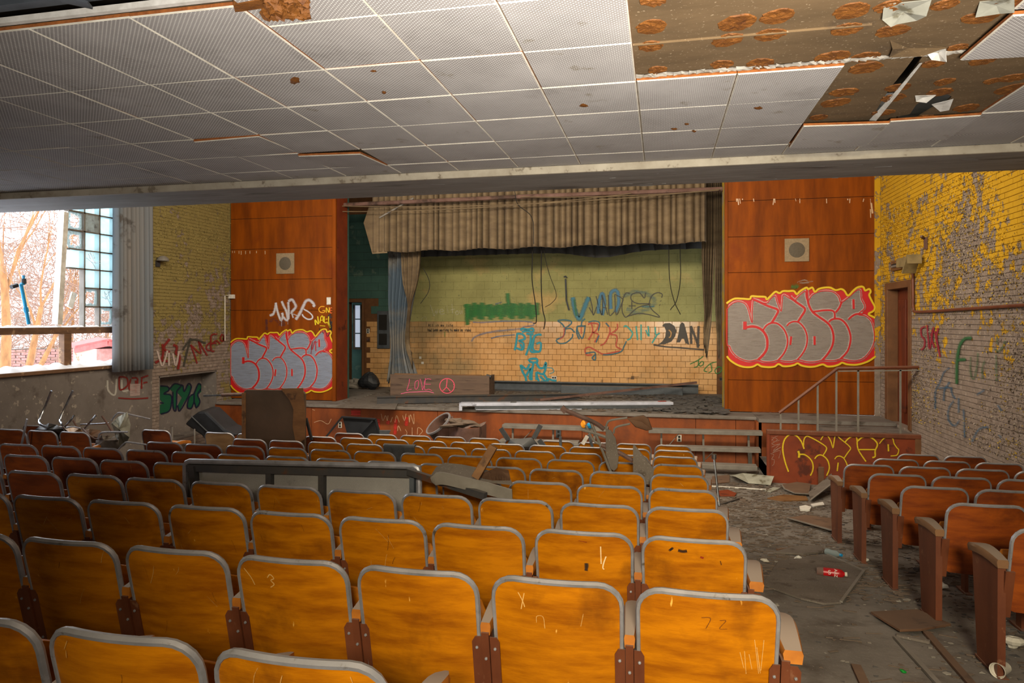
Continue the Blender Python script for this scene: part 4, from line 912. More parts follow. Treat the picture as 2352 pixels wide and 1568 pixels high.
for (k, i), o in list(seats.items()):
    if k > 4 or (k, i) in ((1, 0), (1, 1), (0, 1), (0, 0), (0, 3)) or rs.random() < .25: continue
    st = []
    for _ in range(rs.randint(3, 8)):
        x, z, a, l = rs.uniform(-.19, .19), rs.uniform(.45, .80), rs.gauss(1.5, .5), rs.uniform(.02, .09)
        st.append(([(x, z), (x + math.cos(a) * l * .5 + rs.uniform(-.004, .004), z + math.sin(a) * l * .5), (max(-.21, min(.21, x + math.cos(a) * l)), min(.825, z + math.sin(a) * l))], rs.uniform(.0018, .0035), pale if rs.random() < .8 else '4a2206', rs.uniform(.4, .8)))
    on_back(o, 'scratch_marks', None, st)
for g in list(seat0.children_recursive): bpy.data.objects.remove(g)
bpy.data.objects.remove(seat0)
# ================================================================ THINGS ON THE STAGE
up = V((0, 0, 1))
def atY(y): return lambda u, v: pY(u, v, y)
# plank box with the pink LOVE and peace sign
Yb = 15.0; A, B = pY(896, 859, Yb), pY(1121, 859, Yb); zb_ = ZS
t = thing('wooden_bench_top', (A.x, Yb, ZS), 'weathered wooden board on edge painted with pink LOVE and a peace sign', 'board')
MB().box(A.x, B.x - .02, Yb, Yb + .06, ZS + .02, A.z).build('board', M['oldwood'], t, bevel=.006)
MB().box(B.x - .03, B.x + .03, Yb - .005, Yb + .5, ZS, A.z - .005).build('end_board', M['oldwood'], t, bevel=.006)
MB().tube([(B.x - .05, Yb + .05, A.z + .0), (B.x + .06, Yb + .05, A.z - .03)], .04, 8).build('end_knob', M['darksteel'], t)
MB().box(A.x + .1, A.x + 2.2, Yb + .02, Yb + .05, A.z, A.z + .02).build('top_batten', M['rawwood'], t)
paint('love_lettering', plY(Yb), [([(325, 160), (315, 220), (292, 300), (320, 290), (350, 285)], 9, 'd64f7c'), ([(430, 175), (395, 200), (390, 270), (410, 285), (430, 250), (436, 180)], 9, 'd64f7c'), ([(455, 160), (475, 230), (482, 295), (510, 220), (520, 150)], 9, 'd64f7c'), ([(590, 165), (540, 160), (510, 190), (512, 290), (560, 285), (600, 305)], 9, 'd64f7c'), ([(512, 225), (585, 225)], 8, 'd64f7c'), ([(218, 342), (300, 325), (400, 320), (520, 315), (570, 318), (622, 332)], 10, 'e46a90')], t, 'pink painted word LOVE with an underline', (880, 840, .18707))
paint('peace_sign', plY(Yb), [([(785 + 90 * math.cos(a), 245 + 90 * math.sin(a)) for a in [k * math.pi / 10 for k in range(21)]], 13, 'de5068'), ([(785, 160), (782, 210), (775, 262)], 14, 'de5068'), ([(775, 262), (750, 290), (728, 305)], 12, 'de5068'), ([(775, 262), (800, 280), (825, 312)], 12, 'de5068'), ([(862, 225), (878, 245), (862, 262)], 9, 'de5068')], t, 'pink peace sign', (880, 840, .18707))
def lie(name, label, cat, u0, v0, u1, v1, wd, h, m, z=ZS, group=None):
    p, q = pZ(u0, v0, z), pZ(u1, v1, z); o = MB().bar(p + up * h / 2, q + up * h / 2, wd, h).build(name, M[m], None, bevel=.005); tag(o, label, cat, group); return o
# long dark beam and channel
t = thing('long_metal_beam', pZ(866, 929, ZS), 'long dark rusty steel beam lying across the stage in front of the board', 'beam')
p, q = pZ(866, 929, ZS), pZ(1330, 918, ZS); MB().bar(p + up * .09, q + up * .07, .1, .14).build('web', M['darksteel'], t); MB().bar(p + up * .165, q + up * .14, .17, .018).build('flange', M['darksteel'], t)
t = thing('steel_channel', (-5.0, 16.9, ZS), 'grey-blue steel channel lying along the foot of the tiled wall', 'beam')
c0, c1 = pY(1122, 893, 16.9).x, pY(1604, 895, 16.9).x
MB().box(c0, c1, 16.94, 16.96, ZS, ZS + .23).build('web', M['greysteel'], t); MB().box(c0, c1, 16.8, 16.96, ZS + .225, ZS + .245).build('flange', M['greysteel'], t); MB().box(c0, c1, 16.78, 16.96, ZS, ZS + .02).build('flange', M['darksteel'], t)
o = MB().box(-2.4, pY(1568, 900, 16.6).x, 16.5, 16.72, ZS, ZS + .19).build('metal_duct', M['greysteel'], None, bevel=.01); tag(o, 'short grey metal duct beside the channel at the tiled wall', 'duct')
o = MB().bar(pZ(1240, 921, ZS) + up * .03, pY(1600, 878, 16.3), .05, .05).build('angle_pole', M['rust'], None); tag(o, 'rusty angle iron pole propped up across the grey duct', 'pole')
# fluorescent housing
t = thing('lamp_housing', pZ(1058, 940, ZS), 'long pale fluorescent lamp housing lying on the front of the stage', 'lamp')
p, q = pZ(1058, 941, ZS), pZ(1547, 938, ZS); ax = (q - p).normalized(); nb_ = V((-ax.y, ax.x, 0))
MB().bar(p + up * .10 + nb_ * .12, q + up * .10 + nb_ * .12, .26, .06).build('housing', M['fixture'], t, bevel=.012)
MB().bar(p + up * .04 + ax * .28 + nb_ * .06, q + up * .04 - ax * .05 + nb_ * .06, .12, .07).build('reflector', M['gvinyl'], t)
MB().bar(p + up * .05, p + up * .05 + nb_ * .25, .06, .13).build('end_cap', M['fixture'], t); MB().bar(p + up * .008 + ax * .3 - nb_ * .04, p + up * .008 + ax * 2.4 - nb_ * .05, .02, .012).build('loose_strip', M['fixture'], t)
MB().obox(p + up * .132 + ax * 1.05 + nb_ * .1, ax * .06, nb_ * .05, up * .006).build('socket_plate', M['gvinyl'], t); MB().tube([q + up * .133 - ax * .28 + nb_ * .12, q + up * .137 - ax * .12 + nb_ * .13], .05, 8, flat=.1).build('red_mark', M['red'], t)
o = MB().prism([pZ(u, v, ZS + .006) for u, v in [(770, 936), (850, 908), (925, 906), (908, 940)]], (0, 0, .016)).build('plywood_sheet', M['greyply'], None); tag(o, 'pale grey plywood sheet lying at the stage corner', 'board')
# black bag, electric panel, boxes on the rear wall
def lump(c, rx, ry, rz, seed, n=14, m_=9, amp=.22):
    rn = random.Random(seed); mb = MB(); off = [(rn.uniform(-3, 3), rn.uniform(-3, 3), rn.uniform(0, 6)) for _ in range(6)]
    for j in range(m_ + 1):
        th = math.pi * j / m_
        for i in range(n):
            ph = 2 * math.pi * i / n; k = 1 + amp * sum(math.sin(a * ph * 1.0 // 1 + b * th + c_) * .35 if False else math.sin(round(a) * ph + b * th + c_) * .35 for a, b, c_ in off)
            mb.v.append((c[0] + rx * k * math.sin(th) * math.cos(ph), c[1] + ry * k * math.sin(th) * math.sin(ph), max(c[2] - rz, c[2] + rz * k * math.cos(th))))
    for j in range(m_):
        for i in range(n): a = j * n + i; b = j * n + (i + 1) % n; mb.f.append((a, b, b + n, a + n)); mb.m.append(0)
    return mb
p = pY(848, 872, 16.4); o = lump((p.x, 16.4, ZS + .20), .26, .2, .20, 5, amp=.35).build('rubbish_bag', M['black'], None); tag(o, 'crumpled black rubbish bag by the stage doorway', 'bag')
p = pY(815, 868, 16.7); o = lump((p.x, 16.6, ZS + .1), .3, .2, .10, 8, amp=.5).build('plaster_heap', M['chip1'], None); o['kind'] = 'stuff'; o['label'] = 'heap of broken plaster in the stage doorway'
t = thing('switchgear', pY(878, 757, YB), 'grey electric switch panel on the green stage wall', 'panel'); a, b = pY(868, 800, YB), pY(889, 714, YB)
MB().box(a.x, b.x + .1, YB - .06, YB - .012, a.z, b.z).build('cover', M['greysteel'], t, bevel=.008); MB().box(a.x + .06, b.x + .02, YB - .075, YB - .055, a.z + .1, a.z + .4).build('breaker_bank', M['dark'], t); MB().box(a.x + .06, b.x + .02, YB - .075, YB - .055, a.z + .5, b.z - .1).build('breaker_bank', M['dark'], t)
def plate(u, v, plane, ax, nrm, w_, h_, name, label, cat, m='white', holes=True, group=None):
    c = plane(u, v); ax, nrm = V(ax), V(nrm); t = thing(name, c, label, cat, group)
    MB().obox(c + nrm * .018, ax * w_ / 2, nrm * .006, up * h_ / 2).build('cover_plate', M[m], t, bevel=.003)
    if holes:
        for s in (-1, 1): MB().obox(c + nrm * .026 + (ax if w_ > h_ else up) * s * max(w_, h_) * .22, ax * .02, nrm * .004, up * .022).build('socket', M['dark'], t)
    return t
X_, Y_ = (1, 0, 0), (0, -1, 0)
plate(1273, 867, atY(YB), X_, Y_, .13, .085, 'wall_socket', 'white double socket in the tiled wall beside the blue lettering', 'socket')
plate(1657, 870, atY(YB), X_, Y_, .09, .07, 'wall_socket', 'dark small socket low in the tiles beside the panelling edge', 'socket', 'gvinyl')
plate(966, 821, atY(YB), X_, Y_, .06, .06, 'wall_plate', 'small white square plate on the tiles, upper of two', 'plate', 'white', False); plate(971, 833, atY(YB), X_, Y_, .07, .06, 'wall_plate', 'small white plate on the tiles, lower of two', 'plate', 'white', False)
plate(846, 760, atY(YB), X_, Y_, .09, .13, 'light_switch', 'pale switch plate beside the stage doorway', 'switch'); plate(846, 780, atY(YB), X_, Y_, .08, .07, 'wall_box', 'rusty small junction box under the switch plate', 'box', 'rust', False)
plate(756, 691, atY(YP), X_, Y_, .10, .16, 'thermostat', 'small white thermostat on the panelling above the yellow tag', 'thermostat', 'white', False)
plate(782, 975, atY(YS), X_, Y_, .08, .13, 'wall_socket', 'pale socket in the stage front behind the black sling chair', 'socket', 'card'); plate(1560, 1006, atY(YS), X_, Y_, .085, .13, 'wall_socket', 'pale socket in the stage front behind the benches', 'socket', 'card'); plate(1283, 995, atY(YS), X_, Y_, .10, .17, 'wall_socket', 'dark socket in the stage front behind the first bench', 'socket', 'gvinyl')
def speaker(u, v, wpx, hpx, label):
    a, b = pY(u - wpx / 2, v + hpx / 2, YP), pY(u + wpx / 2, v - hpx / 2, YP); c = (a + b) / 2; t = thing('wall_speaker', c, label, 'speaker')
    MB().box(a.x, b.x, YP - .022, YP + .0, a.z, b.z).build('grille_panel', M['grille'], t, bevel=.004); MB().lathe([(0, .006), (.13, .005), (.145, 0)], 28, (c.x, YP - .022, c.z), (0, -1, 0)).build('speaker_cone', M['grilled'], t, smooth=True)
speaker(656, 605, 41, 48, 'square tan speaker grille in the panelling above the white tag'); speaker(1830, 574, 56, 54, 'square tan speaker grille in the panelling above the big red and silver graffiti')
# conduit and box on the left brick, little lamp
t = thing('conduit_switch', pY(531, 681, YP), 'white switch box with bent conduit at the edge of the faded yellow brick', 'switch'); p = pY(534, 681, YP); MB().box(p.x - .06, p.x + .07, YP - .07, YP - .0, p.z - .045, p.z + .045).build('switch_box', M['white'], t, bevel=.005); g_ = V((.03, 0, 0)); MB().tube([p + V((-.03, -.03, .03)), pX(522, 678, XL) + g_, pX(514, 679, XL) + g_, pX(514, 740, XL) + g_, pX(514, 782, XL) + g_], .014, 6).build('conduit', M['card'], t)
p = pX(360, 596, XL); t = thing('wall_lamp', p, 'small grey dome lamp on the faded yellow brick beside the curtain', 'lamp'); MB().lathe([(.02, .10), (.06, .09), (.10, .05), (.115, 0), (.108, 0), (.05, .07)], 18, p + V((.14, 0, -.03))).build('shade', M['whitemetal'], t, smooth=True); MB().bar(p + V((0, 0, .02)), p + V((.14, 0, .05)), .025, .025).build('bracket', M['darksteel'], t); MB().box(XL + .01, XL + .04, p.y - .05, p.y + .05, p.z - .14, p.z - .02).build('back_plate', M['darksteel'], t)
# exit box, floodlight and conduit on the right wall
rx_ = lambda u, v: pX(u, v, XR)
a, b = rx_(2053, 623), rx_(2076, 594); t = thing('exit_sign_box', a, 'empty dusty sign box on the yellow brick above the side door', 'sign'); MB().box(XR - .05, XR - .012, min(a.y, b.y), max(a.y, b.y), a.z, b.z).build('box_body', M['rawwood'], t, bevel=.006); MB().box(XR - .06, XR - .045, min(a.y, b.y) + .06, max(a.y, b.y) - .06, a.z + .06, b.z - .06).build('box_recess', M['dark'], t); MB().box(XR - .075, XR - .055, min(a.y, b.y) + .1, max(a.y, b.y) - .1, a.z + .09, b.z - .12).build('letter_plate', M['whitemetal'], t)
p = rx_(2098, 602); t = thing('flood_lamp', p, 'dusty twin head flood lamp on the yellow brick beside the sign box', 'lamp'); MB().bar(rx_(2082, 604) + V((-.09, 0, 0)), rx_(2106, 601) + V((-.09, 0, 0)), .14, .16).build('lamp_head', M['dustylamp'], t, bevel=.02); c = rx_(2116, 604) + V((-.16, -.05, 0)); MB().prism([c + V((-.1, -.12, .1)), c + V((.1, -.12, .1)), c + V((.1, .1, -.16)), c + V((-.1, .1, -.16))], (0, .03, .02)).build('lamp_head', M['dustylamp'], t, bevel=.008); MB().prism([c + V((-.1, -.14, .12)), c + V((.1, -.14, .12)), c + V((.1, -.16, -.02)), c + V((-.1, -.16, -.02))], (0, .03, .0)).build('lamp_hood', M['dustylamp'], t)
MB().bar(rx_(2098, 606), rx_(2098, 606) + V((-.1, 0, 0)), .05, .05).build('bracket', M['darksteel'], t)
o = MB().tube(cat_rom([rx_(2102, 612) + V((-.035, 0, 0)), rx_(2103, 680) + V((-.035, 0, 0)), rx_(2104, 708) + V((-.035, 0, 0)), rx_(2116, 716) + V((-.035, 0, 0)), rx_(2230, 709) + V((-.035, 0, 0)), rx_(2370, 700) + V((-.035, 0, 0))], 6), .022, 8).build('electric_conduit', M['brownsteel'], None, smooth=True); tag(o, 'brown conduit running down and along the yellow brick wall', 'pipe')
t = thing('wall_hook', rx_(2131, 556), 'small rusty bracket high on the bright yellow brick', 'bracket'); MB().bar(rx_(2131, 572) + V((-.03, 0, 0)), rx_(2131, 545) + V((-.03, 0, 0)), .07, .03, (1, 0, 0)).build('plate', M['rust'], t); MB().bar(rx_(2128, 548) + V((-.03, 0, 0)), rx_(2136, 542) + V((-.12, 0, 0)), .03, .03).build('stub', M['rust'], t)
# ================================================================ SIDE STAIR BOX AND RAILING
BY = 11.75; bx0 = pY(1763, 1000, BY).x; bz = pY(1765, 987, BY).z
t = thing('stair_box', (bx0, BY, 0), 'red brown panelled side of the stage steps with yellow outline graffiti', 'stairs')
MB().box(bx0, XR - .0, BY, BY + .04, 0, bz - .07).build('front_panel', M['boxfront'], t); MB().box(bx0 - .01, XR, BY - .02, BY + .1, bz - .07, bz).build('top_rail', M['brownsteel'], t, bevel=.01); MB().box(bx0 - .01, bx0 + .03, BY - .015, BY + .05, 0, bz - .06).build('corner_post', M['boxfront'], t)
MB().box(XR - .09, XR, BY - .015, BY + .05, 0, bz - .05).build('corner_post', M['doorframe'], t); MB().box(bx0, XR, BY - .012, BY + .04, 0, .12).build('kick_board', M['boxfront'], t)
for k in range(4): MB().box(bx0 + .02 + .32 * k, bx0 + .34 + .32 * k if k < 3 else XR, BY + .1, 12.92, 0, .2 * (k + 1)).build('step', M['stagefloor'], t)
MB().box(bx0 + .02, bx0 + .03, BY + .04, 12.92, 0, .2).build('side_panel', M['boxfront'], t)
g = 'd4b414'
paint('yellow_outline_graffiti', plY(BY), [(p_, w_, g, .9) for p_, w_ in [([(378, 700), (330, 560), (300, 420), (300, 320), (330, 230), (390, 175), (450, 170), (510, 205), (560, 270), (585, 330), (600, 375)], 26), ([(590, 330), (600, 240), (640, 195), (720, 225), (820, 280), (900, 335), (920, 370), (900, 420), (870, 465)], 22), ([(515, 405), (530, 450), (525, 500)], 40), ([(540, 452), (600, 455), (660, 490), (710, 550), (728, 620), (720, 690), (690, 755)], 24), ([(750, 515), (785, 475), (830, 460), (880, 480), (930, 530), (955, 600), (955, 670), (920, 755)], 24), ([(835, 250), (870, 195), (910, 175), (950, 210), (985, 280), (1010, 360), (1025, 280), (1040, 200), (1065, 185), (1120, 235), (1190, 290), (1245, 340), (1260, 375), (1220, 430), (1170, 505)], 20), ([(1035, 520), (1065, 485), (1110, 478), (1160, 505), (1195, 560), (1215, 610)], 20), ([(1085, 570), (1070, 690)], 24), ([(1180, 280), (1240, 220), (1320, 190), (1350, 230), (1355, 310), (1370, 385), (1420, 470), (1480, 555)], 24), ([(1355, 270), (1420, 215), (1500, 200), (1570, 225), (1630, 280), (1640, 330), (1610, 400), (1610, 480), (1570, 500)], 28), ([(1375, 385), (1610, 385)], 26), ([(1670, 300), (1730, 230), (1800, 205), (1860, 230), (1880, 300), (1920, 360), (1945, 390), (1930, 450), (1900, 470), (1830, 475)], 20), ([(1795, 310), (1800, 410)], 28)]], t, 'yellow outline bubble letters', (1750, 970, .16156))
paint('scribbled_tag', plY(BY), [(p_, 5, 'b8a494', .6) for p_ in [[(230, 190), (180, 210), (220, 240), (190, 270), (250, 250)], [(140, 210), (175, 220), (140, 250), (180, 275), (140, 300), (190, 320), (250, 310)], [(140, 350), (260, 300), (160, 400), (270, 350), (150, 430), (260, 400), (240, 510)], [(120, 440), (170, 460), (140, 520), (175, 530), (170, 590), (145, 615)]]], t, 'thin pale scribble', (1750, 970, .16156))
RY = 11.84; t = thing('stair_railing', pY(1920, 985, RY), 'brown steel stair railing with pale balusters above the graffiti box', 'railing')
MB().tube([pY(1790, 948, RY), pY(1924, 846, RY), pY(2117, 843, RY)], .026, 8).build('handrail', M['brownsteel'], t, smooth=True); MB().bar(pY(1925, 852, RY), pY(2110, 850, RY), .02, .02).build('under_rail', M['whitemetal'], t)
for u, v0 in ((1793, 946), (1834, 916), (1878, 884), (1921, 852), (1971, 850), (2068, 848)): MB().bar(pY(u, v0, RY), pY(u, 1000, RY), .028, .02, (0, 1, 0)).build('baluster', M['whitemetal'], t)
MB().bar(pY(2116, 843, RY), pY(2116, 1004, RY), .05, .05).build('end_post', M['brownsteel'], t)
# ================================================================ BENCHES IN FRONT OF THE STAGE
def bench(name, label, y, rails, legs, braces):
    t = thing(name, pY(rails[0][0], rails[0][1], y), label, 'bench', 'tiered benches against the stage front')
    for u0, v0, u1, v1, th, dy in rails:
        p, q = pY(u0, v0, y - dy), pY(u1, v1, y - dy); MB().bar(p, q, .22, th).build('bench_plank', M['whitemetal'], t, bevel=.006)
    for u0, v0, u1, v1 in legs: MB().bar(pY(u0, v0, y + .03), pY(u1, v1, y + .03), .035, .035).build('leg', M['whitemetal'], t)
    for u0, v0, u1, v1 in braces: MB().tube([pY(u0, v0, y), pY(u1, v1, y)], .008, 5).build('brace', M['whitemetal'], t)
bench('tiered_bench', 'grey three tier bench frame beside the stair box', 12.75, [(1490, 988, 1750, 994, .07, 0), (1530, 1027, 1746, 1033, .07, .25), (1612, 1068, 1738, 1073, .075, .5)], [(1615, 998, 1617, 1070), (1719, 998, 1721, 1072), (1724, 1036, 1726, 1090), (1519, 992, 1519, 1030)], [(1560, 995, 1535, 1024), (1640, 1036, 1620, 1055)])
bench('tiered_bench', 'grey bench frame behind the dark upturned desk chair', 12.75, [(1156, 977, 1397, 985, .07, 0), (1150, 1012, 1330, 1017, .07, .25)], [(1178, 982, 1178, 1030), (1271, 985, 1270, 1030), (1365, 990, 1365, 1030)], [(1222, 988, 1200, 1010)])
# ================================================================ THINGS AMONG AND BEFORE THE SEATS
def slab(pts, Y, th=.02, n=(0, 1, 0)):
    mb = MB(); mb.prism([pY(u, v, Y) for u, v in pts], V(n) * th); return mb
# big folded table standing on end
Yt = 8.2
t = thing('folded_table', (-3.9, Yt, fz(Yt)), 'dark hardboard folding table standing on end between the rows', 'table')
a, b = pY(559, 893, Yt), pY(700, 893, Yt); zf = fz(Yt); rr = .05
pts = [V((a.x, Yt, zf)), V((b.x, Yt, zf)), V((b.x, Yt, a.z - rr)), V((b.x - .02, Yt, a.z - .02)), V((b.x - rr, Yt, a.z)), V((a.x + rr, Yt, a.z - .01)), V((a.x + .015, Yt, a.z - .025)), V((a.x, Yt, a.z - rr))]
MB().prism(pts, (0, .04, 0)).build('table_board', M['tabletop'], t, bevel=.004)
MB().prism([pY(u, v, Yt - .006) for u, v in [(644, 892), (696, 891), (701, 960), (700, 1008), (688, 1016), (678, 1010), (672, 980), (674, 940), (665, 918)]], (0, .006, 0)).build('peeled_veneer', M['rawwood'], t)
MB().box(a.x - .012, a.x + .035, Yt - .02, Yt + .05, zf, a.z - rr).build('edge_strip', M['rawwood'], t)
MB().tube([pY(468, 909, Yt + .1), pY(560, 905, Yt + .1)], .014, 8).build('leg', M['chrome'], t); MB().tube([pY(510, 907, Yt + .1), pY(560, 905, Yt + .1)], .024, 8).build('leg', M['rust'], t)
MB().bar(pY(703, 960, Yt + .1), pY(716, 1010, Yt + .1), .03, .03).build('stay', M['black'], t)
# long grey table on its side
Yg = 4.72; t = thing('overturned_table', (-2.0, Yg, fz(Yg)), 'long grey speckled table tipped on its side across two rows', 'table')
A, B = pY(430, 1057, Yg), pY(965, 1070, Yg); zb_ = fz(Yg) + .03
MB().prism([V((A.x, Yg, A.z)), V((B.x, Yg, B.z)), V((B.x, Yg, zb_)), V((A.x, Yg, zb_))], (0, .03, 0)).build('tabletop', M['greyboard'], t)
MB().tube([V((A.x, Yg - .02, zb_)), V((A.x, Yg - .02, A.z - .04)), V((A.x + .012, Yg - .02, A.z - .012)), V((A.x + .04, Yg - .02, A.z)), V((B.x - .04, Yg - .02, B.z)), V((B.x - .012, Yg - .02, B.z - .012)), V((B.x, Yg - .02, B.z - .04)), V((B.x, Yg - .02, zb_))], .022, 8).build('rim', M['steel'], t, smooth=True)
MB().bar(V((A.x + .03, Yg - .03, A.z - .05)), V((B.x - .03, Yg - .03, B.z - .05)), .05, .05).build('rim_shade_bar', M['darksteel'], t)  # dark bar standing in for the shadow gap under the rim
for u in (624, 744): p = pY(u, 1072, Yg); MB().box(p.x - .022, p.x + .022, Yg - .05, Yg, zb_, p.z - .01).build('crossbar', M['darksteel'], t)
MB().bar(pY(442, 1070, Yg - .05), pY(452, 1150, Yg - .05), .05, .05).build('leg', M['darksteel'], t); MB().box(B.x - .065, B.x - .03, Yg - .05, Yg, zb_, B.z - .06).build('leg', M['greysteel'], t)
MB().bar(pY(938, 1083, Yg - .08), pY(1115, 1139, 4.35), .035, .045).build('leg', M['darksteel'], t, label='dark table leg swung out over the seats')
# broken seat lying on the seat backs with a wooden stake
t = thing('wrecked_theatre_chair', pD(1085, 1110, 4.75), 'dusty upturned seat pan with a wooden stake, lying on the seat backs', 'seat')
top = [(989, 1094), (1002, 1074), (1022, 1064), (1062, 1068), (1110, 1078), (1168, 1094), (1178, 1112)]
P = [pD(u, v, 4.95 - .3 * (v - 1064) / 50) for u, v in top]; mb = MB(); mb.add(P, [tuple(range(len(P)))]); q0, q1 = P[0], P[-1]
mb.build('pan_top', M['greyply'], t, solid=.012)
e = cat_rom([pD(989, 1096, 4.6), pD(1010, 1084, 4.58), (pD(1060, 1094, 4.56)), pD(1120, 1108, 4.55), pD(1176, 1124, 4.53)], 5); mb = MB(); n = len(e)
mb.add([p for p in e] + [p + V((0, .02, -.085 * min(1, .35 + k / 5))) for k, p in enumerate(e)], [(k, k + 1, n + k + 1, n + k) for k in range(n - 1)]); mb.build('front_lip', M['whitemetal'], t, solid=.012)
MB().bar(pD(1092, 1097, 4.62), pD(1134, 1024, 4.62), .055, .05, (0, 1, 0)).build('wooden_stake', M['rawwood'], t, bevel=.003)
MB().prism([pD(u, v, 4.7) for u, v in [(1100, 1096), (1140, 1080), (1168, 1086), (1172, 1104), (1168, 1112)]], (0, .0, .02)).build('splintered_wood', M['brownply'], t)
# cloth over a seat back
Yk = 7.65; x0, x1 = pY(886, 1022, Yk).x, pY(957, 1022, Yk).x; zt_ = fz(Yk + .11) + .865; mb = MB()
def cl(a, b):
    x = x0 + (x1 - x0) * a; q = b * 2 - 1; rip = .010 * math.sin(a * 19) + .007 * math.sin(a * 37 + 1); e = max(0, abs(q) - .16)
    drop = e * ((.34 if .32 < a < .62 else .16) if q > 0 else .2)
    y = Yk - .035 - .030 * (1 - (2 * a - 1) ** 2) * .7
    return (x, y + (-.030 * min(1, abs(q) / .16) + .21 * drop - .010 - rip * e if q > 0 else .035 * min(1, abs(q) / .16) + .21 * drop), zt_ - drop + .010 * (1 - min(1, abs(q) / .16) ** 2))
o = mb.grid(cl, 24, 18).build('draped_cloth', M['gvinyl'], None, smooth=True, solid=.006); tag(o, 'dark charcoal cloth draped over a seat back', 'cloth')
# black sling chair
Yc = 10.6; t = thing('sling_chair', (pY(830, 1000, Yc).x, Yc, 0), 'black sling folding chair in front of the stage', 'chair')
slab([(787, 959), (861, 963), (876, 1012), (801, 1010)], Yc, .015).build('back_sling', M['black'], t); slab([(871, 988), (897, 988), (888, 1012), (874, 1012)], Yc - .05, .02, (0, .3, .2)).build('seat_sling', M['gvinyl'], t)
f0 = fz(Yc)
for pp in ([(785, 958), (749, 1003)], [(856, 966), (818, 1008)], [(785, 957), (863, 962)], [(863, 962), (878, 1014)]):
    P = [pY(u, v, Yc - .03) for u, v in pp]; MB().bar(P[0], P[1], .025, .025, (0, 1, 0)).build('frame_tube', M['black'], t)
for u in (749, 818, 878): p = pY(u, 1004, Yc - .03); MB().bar(p, (p.x, p.y, 0), .025, .025, (0, 1, 0)).build('leg', M['black'], t)
# rusty bin
Yb = 10.9; t = thing('rusty_bin', (pY(1060, 1000, Yb).x, Yb, 0), 'rusty dented metal bin lying open in front of the stage', 'bin'); c0, c1 = pY(1015, 990, Yb), pY(1110, 988, Yb + .1); zc = .56
oc = pY(1008, 974, Yb); ax_ = V((-.5, -.42, .76)).normalized(); r_ = .235
MB().lathe([(0, -.62), (r_ * .95, -.62), (r_, -.58), (r_ * .97, -.3), (r_ * 1.03, -.28), (r_ * .98, 0), (r_ * 1.04, .0), (r_ * 1.04, .02), (r_ * .93, .02), (r_ * .9, -.45), (0, -.46)], 26, oc, ax_).build('body', M['rust'], t, smooth=True)
MB().lathe([(r_ * .97, .0), (r_ * 1.07, .0), (r_ * 1.07, .03), (r_ * .97, .03), (r_ * .97, .0)], 26, oc, ax_).build('rim', M['steel'], t, smooth=True)
mb = MB(); B0, B1 = pY(1040, 972, Yb + .05), pY(1112, 975, Yb + .1)
mb.grid(lambda a, b: (B0.x + (B1.x - B0.x) * a, Yb - .25 + .12 * math.cos(a * 5) * (1 - b), (B0.z + (B1.z - B0.z) * a) * (1 - b)), 10, 6)
mb.grid(lambda a, b: (B0.x + (B1.x - B0.x) * a, Yb - .25 + .5 * b + .12 * math.cos(a * 5) * (1 - b), B0.z + (B1.z - B0.z) * a + .03 * math.sin(9 * a + 5 * b)), 10, 6)
mb.grid(lambda a, b: (B1.x, Yb - .25 + .5 * a + .034 * (1 - a), B1.z * (1 - b)), 6, 4)
mb.build('crushed_side', M['rust'], t, smooth=True)
lump((B0.x + .2, Yb - .1, B0.z + .02), .28, .16, .05, 4, amp=.5).build('debris_top', M['chip2'], t)
MB().tube([pY(1040, 972, Yb), pY(1038, 956, Yb)], .02, 6).build('bolt_stub', M['rust'], t)
# upturned dark desk chair
Yd = 8.75; t = thing('upturned_chair', (pY(1200, 1020, Yd).x, Yd, fz(Yd)), 'dark grey-green moulded chair turned upside down between the front rows', 'chair'); mb = MB()
sh = [(1162, 1030), (1171, 1009), (1198, 1008), (1223, 1005), (1237, 1024), (1216, 1036), (1203, 1040)]
P = [pY(u, v, Yd) for u, v in sh]; cc = sum(P, V()) / len(P); mb.v = [tuple(p) for p in P] + [(cc.x, cc.y - .14, cc.z)]; mb.f = [(k, (k + 1) % 7, 7) for k in range(7)]; mb.m = [0] * 7
mb.build('seat_shell', M['gvinyl'], t, smooth=True, solid=.02)
for pp in ([(1150, 983), (1168, 1010)], [(1242, 976), (1226, 1006)], [(1238, 1010), (1252, 1028)]): MB().bar(pY(*pp[0], Yd), pY(*pp[1], Yd), .06, .03, (0, 1, 0)).build('leg', M['gvinyl'], t)
MB().bar(pY(1205, 1035, Yd), (pY(1205, 1035, Yd).x, Yd, fz(Yd)), .04, .04).build('post', M['gvinyl'], t)
# wrecked tablet arm chair
Yw = 6.42; t = thing('wrecked_desk_chair', (pY(1420, 1060, Yw).x, Yw, fz(Yw)), 'wrecked tablet arm chair with bent tubes tangled over the rows', 'chair')
def tb(pts, r, nm, m='whitemetal', y=Yw): MB().tube(cat_rom([pY(u, v, y) for u, v in pts], 5), r, 7).build(nm, M[m], t, smooth=True)
tb([(1295, 940), (1335, 957), (1368, 972), (1388, 986)], .022, 'tube', 'rust'); tb([(1357, 970), (1376, 1015), (1404, 1086)], .014, 'tube'); tb([(1338, 987), (1366, 995), (1392, 1004)], .015, 'tube'); tb([(1391, 986), (1394, 973), (1403, 965), (1441, 959)], .010, 'back_hoop'); tb([(1409, 995), (1415, 981), (1447, 973)], .010, 'back_hoop')
tb([(1345, 975), (1362, 1010), (1384, 1022)], .012, 'tube'); tb([(1381, 1022), (1415, 1036), (1454, 1058)], .022, 'tube', 'rust')
MB().obox(pY(1295, 940, Yw), (.02, 0, -.02), (0, .02, 0), (.015, 0, .02)).build('foot_cap', M['rust'], t)
